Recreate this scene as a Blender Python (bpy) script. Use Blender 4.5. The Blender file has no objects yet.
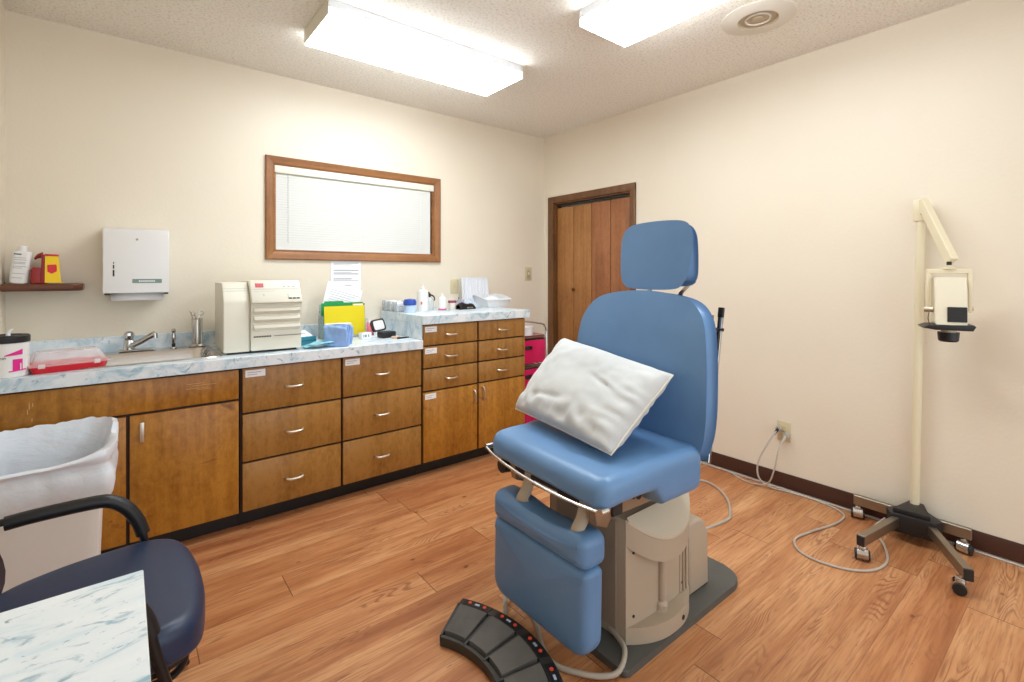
import bpy, bmesh, math, random
from mathutils import Vector, Matrix, noise as mnoise
random.seed(7)
S = bpy.context.scene
COL = S.collection
PI = math.pi
H = 1.30                 # eye height
XR, YB, XL = 3.131, 3.414, -0.45   # right wall, back wall, left wall
ZC = 2.60
R = math.radians

# ------------------------------------------------------------------ colours / nodes
def lin(c):
    c = c / 255.0
    return c / 12.92 if c <= 0.04045 else ((c + 0.055) / 1.055) ** 2.4
def rgb(r, g, b): return (lin(r), lin(g), lin(b), 1.0)

class G:
    """tiny node-graph helper"""
    def __init__(s, name):
        s.m = bpy.data.materials.new(name); s.m.use_nodes = True
        s.t = s.m.node_tree; s.t.nodes.clear()
        s.out = s.n('ShaderNodeOutputMaterial'); s.b = s.n('ShaderNodeBsdfPrincipled')
        s.t.links.new(s.b.outputs[0], s.out.inputs[0])
    def n(s, t, **k):
        x = s.t.nodes.new(t)
        for a, v in k.items(): setattr(x, a, v)
        return x
    def put(s, sock, v):
        if hasattr(v, 'is_output') or isinstance(v, bpy.types.NodeSocket): s.t.links.new(v, sock)
        else: sock.default_value = v
    def math(s, op, a, b=0.0, c=None, clamp=False):
        x = s.n('ShaderNodeMath', operation=op); x.use_clamp = clamp
        s.put(x.inputs[0], a); s.put(x.inputs[1], b)
        if c is not None: s.put(x.inputs[2], c)
        return x.outputs[0]
    def obj(s):
        return s.n('ShaderNodeTexCoord').outputs['Object']
    def xyz(s, v):
        x = s.n('ShaderNodeSeparateXYZ'); s.put(x.inputs[0], v); return x.outputs
    def comb(s, x, y, z):
        c = s.n('ShaderNodeCombineXYZ'); s.put(c.inputs[0], x); s.put(c.inputs[1], y); s.put(c.inputs[2], z); return c.outputs[0]
    def map(s, v, scale=(1, 1, 1), rot=(0, 0, 0), loc=(0, 0, 0)):
        x = s.n('ShaderNodeMapping'); s.put(x.inputs[0], v)
        x.inputs['Scale'].default_value = scale; x.inputs['Rotation'].default_value = rot; x.inputs['Location'].default_value = loc
        return x.outputs[0]
    def noise(s, v, scale=5, detail=2, rough=.5, dist=0, out=0):
        x = s.n('ShaderNodeTexNoise'); s.put(x.inputs['Vector'], v)
        x.inputs['Scale'].default_value = scale; x.inputs['Detail'].default_value = detail
        x.inputs['Roughness'].default_value = rough; x.inputs['Distortion'].default_value = dist
        return x.outputs[out]
    def ramp(s, f, stops, interp='LINEAR'):
        x = s.n('ShaderNodeValToRGB'); s.put(x.inputs[0], f); r = x.color_ramp; r.interpolation = interp
        while len(r.elements) < len(stops): r.elements.new(0.5)
        for e, (p, c) in zip(r.elements, stops): e.position = p; e.color = c
        return x.outputs[0]
    def fr(s, f, a, b):   # smooth remap to 0..1
        x = s.n('ShaderNodeMapRange', interpolation_type='SMOOTHSTEP'); s.put(x.inputs[0], f)
        x.inputs[1].default_value = a; x.inputs[2].default_value = b; return x.outputs[0]
    def mix(s, f, a, b, blend='MIX'):
        x = s.n('ShaderNodeMix', data_type='RGBA', blend_type=blend)
        s.put(x.inputs[0], f); s.put(x.inputs[6], a); s.put(x.inputs[7], b); return x.outputs[2]
    def white(s, v):
        x = s.n('ShaderNodeTexWhiteNoise', noise_dimensions='3D'); s.put(x.inputs[0], v); return x.outputs[0]
    def bump(s, h, strength=.3, dist=.002):
        x = s.n('ShaderNodeBump'); s.put(x.inputs['Height'], h)
        x.inputs['Strength'].default_value = strength; x.inputs['Distance'].default_value = dist
        s.t.links.new(x.outputs[0], s.b.inputs['Normal'])
    def set(s, **k):
        names = dict(col='Base Color', rough='Roughness', metal='Metallic', spec='Specular IOR Level', trans='Transmission Weight',
                     alpha='Alpha', ior='IOR', coat='Coat Weight', coatr='Coat Roughness', sheen='Sheen Weight', sss='Subsurface Weight')
        for a, v in k.items(): s.put(s.b.inputs[names[a]], v)
        return s

MATS = {}
def simple(name, c, rough=.5, metal=0, bump=0, bscale=200, var=0, spec=.5, coat=0, trans=0, alpha=1):
    if name in MATS: return MATS[name]
    g = G(name); o = g.obj()
    n = g.noise(o, 9, 3)
    c2 = tuple(max(0, x * (1 - var)) for x in c[:3]) + (1,)
    g.set(col=g.ramp(n, [(.3, c2), (.7, c)]), rough=rough, metal=metal, spec=spec, coat=coat, trans=trans, alpha=alpha)
    if bump: g.bump(g.noise(o, bscale, 3), bump, .001)
    MATS[name] = g.m
    return g.m

def m_wall():
    g = G('wall_paint'); o = g.obj()
    g.set(col=g.ramp(g.noise(o, 1.3, 3), [(.3, rgb(229, 218, 199)), (.7, rgb(233, 223, 205))]), rough=.42, spec=.35)
    h = g.math('ADD', g.noise(o, 60, 3), g.math('MULTIPLY', g.noise(o, 9, 2), 1.2))
    g.bump(h, .22, .003); return g.m
def m_ceiling():
    g = G('popcorn_ceiling'); o = g.obj()
    n = g.noise(o, 75, 4, .7)
    g.set(col=g.ramp(n, [(.32, rgb(218, 210, 197)), (.5, rgb(248, 243, 233))]), rough=.95, spec=.1)
    g.bump(n, .85, .012); return g.m
def m_floor():
    g = G('plank_floor'); o = g.obj(); x, y, z = g.xyz(o)
    ry = g.math('DIVIDE', g.math('SUBTRACT', y, .0225), .172)
    row = g.math('FLOOR', ry); fy = g.math('FRACT', ry)
    off = g.math('MULTIPLY', g.white(g.comb(row, 3.1, 7.7)), 1.2)
    rx = g.math('DIVIDE', g.math('ADD', x, off), 1.2)
    cx = g.math('FLOOR', rx); fx = g.math('FRACT', rx)
    rnd = g.white(g.comb(row, cx, 1.3)); rnd2 = g.white(g.comb(cx, row, 9.3))
    sh = g.math('MULTIPLY', rnd, 41.0)
    # soft colour drift along the board
    a = g.noise(g.comb(g.math('ADD', g.math('MULTIPLY', x, 1.1), sh), g.math('MULTIPLY', y, 11.0), sh), 1, 4, .6)
    # growth rings: contour lines of a stretched field
    f = g.noise(g.comb(g.math('ADD', g.math('MULTIPLY', x, 1.1), sh), g.math('MULTIPLY', y, 8.0), sh), 1, 2, .5, .12)
    ring = g.math('PINGPONG', g.math('MULTIPLY', f, 34.0), .5)
    ringm = g.math('MULTIPLY', g.math('SUBTRACT', 1.0, g.fr(ring, .03, .3)), g.fr(g.noise(g.comb(g.math('ADD', g.math('MULTIPLY', x, 2.3), sh), g.math('MULTIPLY', y, 9.0), 2.0), 1, 2), .50, .66))
    fine = g.noise(g.comb(g.math('ADD', g.math('MULTIPLY', x, 7.0), sh), g.math('MULTIPLY', y, 130.0), sh), 1, 3, .6)
    streak = g.fr(g.noise(g.comb(g.math('ADD', g.math('MULTIPLY', x, 2.2), sh), g.math('MULTIPLY', y, 42.0), 4.0), 1, 3, .6), .56, .74)
    knots = g.n('ShaderNodeTexVoronoi'); g.put(knots.inputs['Vector'], g.comb(g.math('MULTIPLY', x, 4.2), g.math('MULTIPLY', y, 7.0), 0.0))
    knots.inputs['Scale'].default_value = 1.0
    km = g.math('SUBTRACT', 1.0, g.fr(knots.outputs['Distance'], .03, .085))
    base = g.ramp(a, [(.28, rgb(160, 100, 62)), (.43, rgb(188, 129, 84)), (.58, rgb(207, 152, 105)), (.8, rgb(224, 177, 132))])
    tint = g.ramp(rnd2, [(0, rgb(238, 222, 210)), (.5, rgb(250, 244, 238)), (1, rgb(255, 255, 255))])
    c = g.mix(1.0, base, tint, 'MULTIPLY')
    c = g.mix(g.math('MULTIPLY', g.fr(fine, .42, .7), .5), c, rgb(150, 92, 58))
    c = g.mix(g.math('MULTIPLY', streak, .62), c, rgb(140, 76, 44))
    fleck = g.fr(g.noise(g.comb(g.math('ADD', g.math('MULTIPLY', x, 16.0), sh), g.math('MULTIPLY', y, 120.0), 8.0), 1, 2, .5), .68, .78)
    c = g.mix(g.math('MULTIPLY', fleck, .7), c, rgb(96, 50, 28))
    c = g.mix(g.math('MULTIPLY', ringm, .6), c, rgb(128, 70, 42))
    c = g.mix(g.math('MULTIPLY', km, .75), c, rgb(96, 52, 32))
    ey = g.math('MINIMUM', fy, g.math('SUBTRACT', 1.0, fy)); ex = g.math('MINIMUM', fx, g.math('SUBTRACT', 1.0, fx))
    gap = g.math('MAXIMUM', g.math('MULTIPLY', g.math('SUBTRACT', 1.0, g.fr(ey, .004, .013)), .45), g.math('SUBTRACT', 1.0, g.fr(ex, .0008, .0022)))
    c = g.mix(g.math('MULTIPLY', gap, .8), c, rgb(92, 54, 34))
    g.set(col=c, rough=g.ramp(fine, [(.3, (.34,)*3 + (1,)), (.7, (.46,)*3 + (1,))]), spec=.4)
    g.bump(g.math('SUBTRACT', g.math('MULTIPLY', fine, .4), gap), .25, .001)
    return g.m
def m_wood(name, dark, mid, light, vert=True, rough=.38, mott=1.0, worn=0.0):
    g = G(name); o = g.obj()
    v = g.map(o, (22, 22, 1.6) if vert else (1.6, 22, 22))
    a = g.noise(v, 1, 5, .6, .3)
    b = g.noise(g.map(o, (1.3, 1.3, .8)), 30, 4, .75)
    c0 = g.noise(o, 2.2, 3, .6)
    f = g.math('ADD', g.math('MULTIPLY', a, .45), g.math('ADD', g.math('MULTIPLY', b, .3 * mott), g.math('MULTIPLY', c0, .3)))
    c = g.ramp(f, [(.36, dark), (.52, mid), (.68, light)])
    fl = g.fr(g.noise(g.map(o, (160, 160, 60) if vert else (60, 160, 160)), 1, 2), .6, .75)
    c = g.mix(g.math('MULTIPLY', fl, .22), c, dark)
    if worn:
        w = g.fr(g.noise(g.map(o, (2.5, 2.5, 5), loc=(3.1, 0, 1.7)), 1.4, 4, .65, .8), .62, .74)
        c = g.mix(g.math('MULTIPLY', w, worn), c, rgb(84, 44, 16))
    g.set(col=c, rough=rough, spec=.45)
    g.bump(a, .08, .001)
    return g.m
def m_marble(name, streak=False):
    g = G(name); o = g.obj()
    if streak:
        v = g.map(o, (3.2, 8.5, 3), (0, 0, R(-38)))
        n1 = g.noise(v, 1.6, 5, .62, .8); n2 = g.noise(v, 3.4, 5, .65, 1.2)
        c = g.ramp(n1, [(.3, rgb(200, 226, 238)), (.45, rgb(232, 242, 248)), (.7, rgb(242, 248, 252))])
        c = g.mix(g.math('MULTIPLY', g.fr(n2, .56, .68), .9), c, rgb(140, 176, 194))
        c = g.mix(g.math('MULTIPLY', g.fr(g.noise(v, 7, 4, .7, 1), .62, .70), .8), c, rgb(112, 140, 158))
    else:
        v = g.map(o, (1, 1.6, 1), (0, R(25), R(30)))
        n1 = g.noise(v, 7, 5, .65, 1.0); n2 = g.noise(v, 15, 4, .7, 1.4)
        c = g.ramp(n1, [(.32, rgb(158, 192, 208)), (.45, rgb(208, 221, 230)), (.58, rgb(230, 236, 241))])
        c = g.mix(g.math('MULTIPLY', g.fr(n2, .57, .68), .7), c, rgb(112, 152, 172))
        c = g.mix(g.math('MULTIPLY', g.fr(g.noise(v, 22, 4, .7, 1), .62, .7), .6), c, rgb(92, 122, 150))
    g.set(col=c, rough=.32, spec=.5)
    return g.m
def m_fabric(name, c1, c2, rough=.9, sc=450, bs=.35):
    g = G(name); o = g.obj()
    w = g.math('ADD', g.noise(g.map(o, (1, 1, 5)), sc * .5, 2), g.noise(g.map(o, (5, 1, 1)), sc * .5, 2))
    g.set(col=g.mix(g.fr(g.noise(o, 5, 3), .3, .7), c1, c2), rough=rough, spec=.15, sheen=.25)
    g.bump(w, bs, .0012); return g.m
def m_brushed(name, c, rough=.3):
    g = G(name); o = g.obj(); n = g.noise(g.map(o, (4, 4, 120)), 1, 3)
    g.set(col=c, metal=1.0, rough=g.ramp(n, [(.3, (rough*.8,)*3 + (1,)), (.7, (rough*1.3,)*3 + (1,))])); return g.m
def m_emit(name, c, strength, ribs=True):
    g = G(name); g.set(col=rgb(250, 250, 250), rough=.4)
    g.put(g.b.inputs['Emission Color'], c); g.b.inputs['Emission Strength'].default_value = strength
    o = g.obj(); x = g.n('ShaderNodeTexVoronoi'); g.put(x.inputs['Vector'], o); x.inputs['Scale'].default_value = 90
    g.bump(x.outputs[0], .3, .002)
    return g.m
def m_clear(name, c=(1, 1, 1, 1), alpha=.28, rough=.15):
    g = G(name); o = g.obj(); n = g.noise(o, 12, 2)
    g.set(col=c, rough=rough, spec=.6, alpha=g.math('ADD', g.math('MULTIPLY', n, .12), alpha - .06)); return g.m

WALL, CEIL, FLOOR = m_wall(), m_ceiling(), m_floor()
WDOOR = m_wood('cabinet_door_veneer', rgb(118, 70, 16), rgb(158, 102, 28), rgb(186, 128, 46), True, .33, 1.4, .7)
WDRAW = m_wood('cabinet_drawer_veneer', rgb(108, 70, 26), rgb(144, 98, 40), rgb(168, 120, 58), True, .33, 1.7, .0)
WGAP = simple('cabinet_carcass_dark', rgb(66, 36, 20), .6, var=.3)
WTRIM = m_wood('window_trim_wood', rgb(128, 82, 44), rgb(158, 106, 62), rgb(176, 124, 78), False, .45, .6)
WTRIMV = m_wood('trim_wood_vertical', rgb(128, 82, 44), rgb(158, 106, 62), rgb(176, 124, 78), True, .45, .6)
WJAMB = m_wood('door_trim_wood', rgb(88, 56, 30), rgb(118, 78, 44), rgb(140, 96, 58), True, .45, .6)
WBIF1 = m_wood('bifold_veneer', rgb(132, 84, 42), rgb(164, 112, 62), rgb(182, 130, 78), True, .42, .9)
WBIF2 = m_wood('bifold_veneer_red', rgb(124, 74, 42), rgb(154, 98, 60), rgb(172, 116, 74), True, .42, .9)
WSHELF = m_wood('dark_shelf_wood', rgb(66, 34, 18), rgb(92, 50, 28), rgb(118, 68, 40), False, .3, .5)
MARB, MARBT = m_marble('blue_marble_laminate'), m_marble('blue_marble_table', True)
BLACK = simple('black_plastic', rgb(26, 26, 28), .42, bump=.1)
BLACKM = simple('black_satin_metal', rgb(24, 24, 26), .32, bump=.05)
TOE = simple('black_toe_kick', rgb(18, 16, 17), .45)
BASEB = simple('brown_vinyl_base', rgb(72, 42, 32), .45, var=.1)
CHROME = m_brushed('chrome', rgb(205, 205, 205), .14)
STEEL = m_brushed('brushed_steel', rgb(208, 206, 202), .22)
NICKEL = m_brushed('satin_nickel', rgb(214, 204, 190), .34)
ALU = m_brushed('aged_aluminium', rgb(160, 150, 136), .4)
WHITE = simple('white_plastic', rgb(232, 231, 229), .35, spec=.45)
WHITEM = simple('white_enamel', rgb(228, 227, 226), .3, spec=.5)
PAPER = simple('white_paper', rgb(240, 241, 244), .85, spec=.1)
CREAM = simple('cream_plastic', rgb(226, 223, 208), .45)
CREAM2 = simple('cream_enamel', rgb(226, 215, 184), .38)
IVORY = simple('ivory_plate', rgb(206, 192, 156), .4)
TAUPE = simple('taupe_housing', rgb(176, 160, 140), .5, bump=.12, bscale=400)
TAUPED = simple('taupe_housing_dark', rgb(112, 98, 86), .5, bump=.1, bscale=400)
PLATE = simple('dark_grey_base', rgb(84, 84, 80), .55, bump=.15, bscale=300)
INK = simple('grey_ink', rgb(160, 162, 168), .7)
INKD = simple('dark_ink', rgb(40, 40, 46), .6)
RED = simple('red_plastic', rgb(214, 18, 40), .3, var=.1)
REDD = simple('dark_red_plastic', rgb(150, 24, 22), .35, var=.2)
YEL = simple('yellow_label', rgb(246, 206, 20), .45)
YELF = simple('yellow_folder', rgb(226, 206, 6), .6)
GRNF = simple('green_folder', rgb(18, 148, 76), .6)
PURF = simple('purple_folder', rgb(88, 40, 120), .6)
MAG = simple('magenta_ink', rgb(224, 24, 140), .5)
PINKD = m_fabric('pink_drawer_cloth', rgb(206, 14, 84), rgb(220, 24, 98), .8, 300, .2)
BLUEV = simple('blue_plastic', rgb(38, 74, 168), .4)
TEAL = simple('teal_card', rgb(58, 150, 172), .5, var=.3)
MASK = m_fabric('blue_nonwoven', rgb(140, 176, 232), rgb(164, 196, 240), .9, 200, .3)
CLEAR = m_clear('clear_plastic', rgb(235, 242, 248), .22, .12)
FROST = m_clear('frosted_plastic', rgb(240, 240, 240), .5, .3)
LINER = None
def m_vinyl(name, c, c2, rough=.36):
    g = G(name); o = g.obj()
    g.set(col=g.mix(g.fr(g.noise(o, 3, 3), .3, .7), c, c2), rough=rough, spec=.5)
    n = g.n('ShaderNodeTexVoronoi'); g.put(n.inputs['Vector'], o); n.inputs['Scale'].default_value = 420
    h = g.math('ADD', g.math('MULTIPLY', n.outputs[0], .3), g.math('MULTIPLY', g.noise(o, 14, 2), .6))
    g.bump(h, .12, .0015); return g.m
VINYL = m_vinyl('blue_vinyl', rgb(94, 134, 178), rgb(102, 142, 186))
NAVY = m_vinyl('navy_vinyl', rgb(32, 46, 74), rgb(37, 52, 82), .4)
PILLOW = m_fabric('pillow_cotton', rgb(198, 200, 200), rgb(210, 212, 211), .9, 500, .35)
def m_liner():
    g = G('thin_white_bag'); o = g.obj()
    g.set(col=rgb(230, 235, 243), rough=.35, spec=.5, alpha=g.ramp(g.noise(o, 4, 3), [(.3, (.93,)*3 + (1,)), (.7, (.99,)*3 + (1,))]), sss=.1)
    g.bump(g.noise(g.map(o, (1, 1, 1.6)), 9, 4, .55, .6), .55, .012); return g.m
LINER = m_liner()
LAMP = m_emit('lamp_diffuser', (.87, .95, 1.0, 1), 12.5)

# ------------------------------------------------------------------ mesh helper
class MB:
    def __init__(s): s.bm = bmesh.new(); s.mi = 0
    def face(s, vs, mi=None):
        try: f = s.bm.faces.new(vs)
        except ValueError: return None
        f.material_index = s.mi if mi is None else mi; return f
    def box(s, x0, y0, z0, x1, y1, z1, bev=0, seg=3, M=None, taper=None):
        v = [s.bm.verts.new((x, y, z)) for z in (z0, z1) for y in (y0, y1) for x in (x0, x1)]
        if taper:   # scale of the top about its centre
            cx, cy = (x0+x1)/2, (y0+y1)/2
            for q in v[4:]: q.co.x = cx+(q.co.x-cx)*taper[0]; q.co.y = cy+(q.co.y-cy)*taper[1]
        fs = [s.face([v[i] for i in f]) for f in ((0,2,3,1),(4,5,7,6),(0,1,5,4),(2,6,7,3),(0,4,6,2),(1,3,7,5))]
        if bev:
            es = list({e for f in fs for e in f.edges})
            r = bmesh.ops.bevel(s.bm, geom=es, offset=bev, segments=seg, affect='EDGES', profile=.5)
            for f in r['faces']: f.material_index = s.mi
            vs = {q for f in fs if f.is_valid for q in f.verts} | {q for f in r['faces'] for q in f.verts}
        else: vs = set(v)
        if M is not None:
            for q in vs: q.co = M @ q.co
        return s
    def cyl(s, p0, p1, r0, r1=None, seg=20, cap=True):
        r1 = r0 if r1 is None else r1
        p0, p1 = Vector(p0), Vector(p1); d = (p1-p0).normalized()
        a = d.orthogonal().normalized(); b = d.cross(a)
        A = [s.bm.verts.new(p0+(a*math.cos(t)+b*math.sin(t))*r0) for t in [2*PI*i/seg for i in range(seg)]]
        B = [s.bm.verts.new(p1+(a*math.cos(t)+b*math.sin(t))*r1) for t in [2*PI*i/seg for i in range(seg)]]
        for i in range(seg): s.face([A[i], A[(i+1) % seg], B[(i+1) % seg], B[i]])
        if cap: s.face(A[::-1]); s.face(B)
        return s
    def tube(s, pts, r, seg=10, smooth=True, sub=8, cap=True, sy=1.0):
        P = [Vector(p) for p in pts]
        if smooth and len(P) > 2:
            Q = []
            for i in range(len(P)-1):
                p0 = P[max(i-1, 0)]; p1 = P[i]; p2 = P[i+1]; p3 = P[min(i+2, len(P)-1)]
                for k in range(sub):
                    t = k/sub
                    Q.append(.5*((2*p1)+(-p0+p2)*t+(2*p0-5*p1+4*p2-p3)*t*t+(-p0+3*p1-3*p2+p3)*t**3))
            Q.append(P[-1]); P = Q
        rings = []; a = None
        for i, p in enumerate(P):
            d = (P[min(i+1, len(P)-1)]-P[max(i-1, 0)]).normalized()
            a = d.orthogonal().normalized() if a is None else (a-d*a.dot(d)).normalized()
            b = d.cross(a)
            rr = r[min(i, len(r)-1)] if isinstance(r, (list, tuple)) else r
            rings.append([s.bm.verts.new(p+a*math.cos(t)*rr+b*math.sin(t)*rr*sy) for t in [2*PI*j/seg for j in range(seg)]])
        for A, B in zip(rings, rings[1:]):
            for j in range(seg): s.face([A[j], A[(j+1) % seg], B[(j+1) % seg], B[j]])
        if cap: s.face(rings[0][::-1]); s.face(rings[-1])
        return s
    def lathe(s, prof, c=(0, 0, 0), seg=32, mi=None, mis=None):
        c = Vector(c); rings = []
        for (r, z) in prof:
            if r < 1e-5: rings.append([s.bm.verts.new(c+Vector((0, 0, z)))])
            else: rings.append([s.bm.verts.new(c+Vector((r*math.cos(t), r*math.sin(t), z))) for t in [2*PI*j/seg for j in range(seg)]])
        for k, (A, B) in enumerate(zip(rings, rings[1:])):
            m = mis[k] if mis else mi
            for j in range(seg):
                j2 = (j+1) % seg
                if len(A) == 1 and len(B) == 1: continue
                if len(A) == 1: s.face([A[0], B[j2], B[j]], m)
                elif len(B) == 1: s.face([A[j], A[j2], B[0]], m)
                else: s.face([A[j], A[j2], B[j2], B[j]], m)
        return s
    def prism(s, poly, h0, h1, f=None, bev=0):
        """poly in 2-D, extruded h0..h1; f maps (a,b,h)->xyz"""
        f = f or (lambda a, b, h: (a, b, h))
        A = [s.bm.verts.new(f(a, b, h0)) for a, b in poly]; B = [s.bm.verts.new(f(a, b, h1)) for a, b in poly]
        n = len(poly); fs = [s.face(A[::-1]), s.face(B)]
        for i in range(n): fs.append(s.face([A[i], A[(i+1) % n], B[(i+1) % n], B[i]]))
        if bev:
            es = [e for e in {e for q in fs[:2] if q for e in q.edges}]
            r = bmesh.ops.bevel(s.bm, geom=es, offset=bev, segments=3, affect='EDGES', profile=.5)
            for q in r['faces']: q.material_index = s.mi
        return s
    def cushion(s, out, h0, h1, r, crown=.0, crownb=.0, f=None, seg=6, rings=5, rb=None):
        """upholstered slab: closed outline `out` (2-D, CCW), rounded edges radius r, domed faces"""
        f = f or (lambda a, b, h: (a, b, h)); rb = r if rb is None else rb
        n = len(out); cx = sum(p[0] for p in out)/n; cy = sum(p[1] for p in out)/n
        nor = []
        for i in range(n):
            p, q = out[i-1], out[(i+1) % n]; dx, dy = q[0]-p[0], q[1]-p[1]; L = math.hypot(dx, dy) or 1
            nor.append((dy/L, -dx/L))
        L = []
        def ring(ins, h): return [(out[i][0]-nor[i][0]*ins, out[i][1]-nor[i][1]*ins, h) for i in range(n)]
        def inner(base, h, cr, up):
            res = []
            for k in range(rings, 0, -1):
                t = k/(rings+.6)
                res.append([(cx+(p[0]-cx)*t, cy+(p[1]-cy)*t, h+up*cr*(1-t**2.4)) for p in base])
            return res
        bb = ring(rb, h0)
        L += list(reversed(inner(bb, h0, crownb, -1)))
        for k in range(seg+1):
            a = PI/2*k/seg; L.append(ring(rb*(1-math.sin(a)), h0+rb*(1-math.cos(a))))
        for k in range(seg+1):
            a = PI/2*k/seg; L.append(ring(r*(1-math.cos(a)), h1-r*(1-math.sin(a))))
        L += inner(ring(r, h1), h1, crown, 1)
        V = [[s.bm.verts.new(f(*p)) for p in q] for q in L]
        for A, B in zip(V, V[1:]):
            for i in range(n): s.face([A[i], A[(i+1) % n], B[(i+1) % n], B[i]])
        c0 = s.bm.verts.new(f(cx, cy, h0-crownb)); c1 = s.bm.verts.new(f(cx, cy, h1+crown))
        for i in range(n):
            s.face([V[0][(i+1) % n], V[0][i], c0]); s.face([V[-1][i], V[-1][(i+1) % n], c1])
        return s
    def quad(s, a, b, c, d, mi=None):
        return s.face([s.bm.verts.new(p) for p in (a, b, c, d)], mi)
    def grid(s, nu, nv, fn, mi=None, closed=False):
        V = [[s.bm.verts.new(fn(i/nu, j/nv)) for j in range(nv+1)] for i in range(nu+1)]
        for i in range(nu):
            for j in range(nv): s.face([V[i][j], V[i+1][j], V[i+1][j+1], V[i][j+1]], mi)
        return s
    def xf(s, M):
        for v in s.bm.verts: v.co = M @ v.co
        return s
    def build(s, name, mat, parent=None, loc=None, rz=None, ang=35, flat=False):
        bmesh.ops.recalc_face_normals(s.bm, faces=s.bm.faces)
        me = bpy.data.meshes.new(name); s.bm.to_mesh(me); s.bm.free()
        for m in (mat if isinstance(mat, (list, tuple)) else [mat]): me.materials.append(m)
        if not flat:
            me.polygons.foreach_set('use_smooth', [True]*len(me.polygons))
            me.set_sharp_from_angle(angle=R(ang))
        o = bpy.data.objects.new(name, me); COL.objects.link(o)
        if parent is not None: o.parent = parent
        if loc is not None: o.location = loc
        if rz is not None: o.rotation_euler[2] = rz
        return o

def tag(o, label, cat, group=None):
    o['label'] = label; o['category'] = cat
    if group: o['group'] = group
    return o
def thing(name, label, cat, loc=(0, 0, 0), rz=0, group=None):
    o = bpy.data.objects.new(name, None); COL.objects.link(o); o.empty_display_size = .05
    o.location = loc; o.rotation_euler[2] = rz
    return tag(o, label, cat, group)
def struct(mb, name, mat, parent=None, **k):
    o = mb.build(name, mat, parent, **k); o['kind'] = 'structure'; return o
def rrect(x0, y0, x1, y1, r, n=6):
    """rounded rectangle outline, CCW; r scalar or 4 radii (x0y0, x1y0, x1y1, x0y1)"""
    rs = r if isinstance(r, (list, tuple)) else (r,)*4; P = []
    for (cx, cy, a0, q) in ((x0+rs[0], y0+rs[0], PI, rs[0]), (x1-rs[1], y0+rs[1], 1.5*PI, rs[1]), (x1-rs[2], y1-rs[2], 0, rs[2]), (x0+rs[3], y1-rs[3], .5*PI, rs[3])):
        for k in range(n+1):
            a = a0+PI/2*k/n; P.append((cx+q*math.cos(a), cy+q*math.sin(a)))
    return resample(P)
def resample(P, step=None):
    # split long edges so domes shade smoothly
    Q = []; n = len(P); per = sum(math.dist(P[i], P[(i+1) % n]) for i in range(n)); step = step or per/56
    for i in range(n):
        a, b = P[i], P[(i+1) % n]; d = math.dist(a, b)
        if d < 1e-6: continue
        k = max(1, int(d/step))
        for j in range(k): Q.append((a[0]+(b[0]-a[0])*j/k, a[1]+(b[1]-a[1])*j/k))
    return Q
def smooth_outline(P, sub=6):
    n = len(P); Q = []
    for i in range(n):
        p0, p1, p2, p3 = [Vector(P[(i+k-1) % n]) for k in range(4)]
        for k in range(sub):
            t = k/sub; v = .5*((2*p1)+(-p0+p2)*t+(2*p0-5*p1+4*p2-p3)*t*t+(-p0+3*p1-3*p2+p3)*t**3); Q.append((v.x, v.y))
    return Q
def text(body, size, mat, parent, M, name='lettering', bend=None, align='LEFT', sx=1.0, ext=.0002):
    cu = bpy.data.curves.new(name, 'FONT'); cu.body = body; cu.size = size; cu.align_x = align; cu.extrude = ext; cu.resolution_u = 2
    tmp = bpy.data.objects.new(name, cu); COL.objects.link(tmp)
    me = bpy.data.meshes.new_from_object(tmp); bpy.data.objects.remove(tmp); bpy.data.curves.remove(cu)
    me.materials.clear(); me.materials.append(mat)
    for v in me.vertices:
        v.co.x *= sx
        if bend:
            a = v.co.x/bend; v.co = Vector((math.sin(a)*(bend+v.co.z), v.co.y, math.cos(a)*(bend+v.co.z)-bend))
        v.co = M @ v.co
    o = bpy.data.objects.new(name, me); COL.objects.link(o); o.parent = parent; return o
def MX(ox, oy, oz, ax=(1, 0, 0), ay=(0, 0, 1)):
    """matrix: local x->ax, local y->ay, local z->ax x ay, origin o"""
    ax, ay = Vector(ax).normalized(), Vector(ay).normalized(); az = ax.cross(ay)
    m = Matrix((ax, ay, az)).transposed().to_4x4(); m.translation = (ox, oy, oz); return m
FR = ((1, 0, 0), (0, 0, 1))     # text on a face that looks towards -Y

# ================================================================== SETTING
YN = -1.6
struct(MB().box(XL-.12, YN, -.05, XR+.12, YB+.12, 0), 'floor', FLOOR)
struct(MB().box(XL-.12, YN, ZC, XR+.12, YB+.12, ZC+.05), 'ceiling', CEIL)
WX0, WX1, WZ0, WZ1 = .762, 1.938, 1.452, 2.018     # window opening
w = MB(); w.box(XL, YB, 0, WX0, YB+.12, ZC); w.box(WX1, YB, 0, XR, YB+.12, ZC); w.box(WX0, YB, 0, WX1, YB+.12, WZ0); w.box(WX0, YB, WZ1, WX1, YB+.12, ZC)
struct(w, 'wall_back', WALL)
DY0, DY1, DZ = 2.40, 3.275, 1.968    # closet opening in right wall
w = MB(); w.box(XR, YN, 0, XR+.12, DY0, ZC); w.box(XR, DY1, 0, XR+.12, YB+.12, ZC); w.box(XR, DY0, DZ, XR+.12, DY1, ZC); w.box(XR+.08, DY0, 0, XR+.12, DY1, DZ)
struct(w, 'wall_right', WALL)
struct(MB().box(XL-.12, YN, 0, XL, YB+.12, ZC), 'wall_left', WALL)
struct(MB().box(XR-.008, YN, 0.012, XR, DY0-.052, .1, .003, 2), 'baseboard_right', BASEB)
struct(MB().box(2.40, YB-.008, 0.0, XR-.008, YB, .1, .003, 2), 'baseboard_back', BASEB)
struct(MB().tube([(XR-.013, YN+.02, .005), (XR-.013, 2.3, .005)], .0045, 6, False), 'trim_1', simple('grey_caulk', rgb(196, 190, 184), .6))

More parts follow.
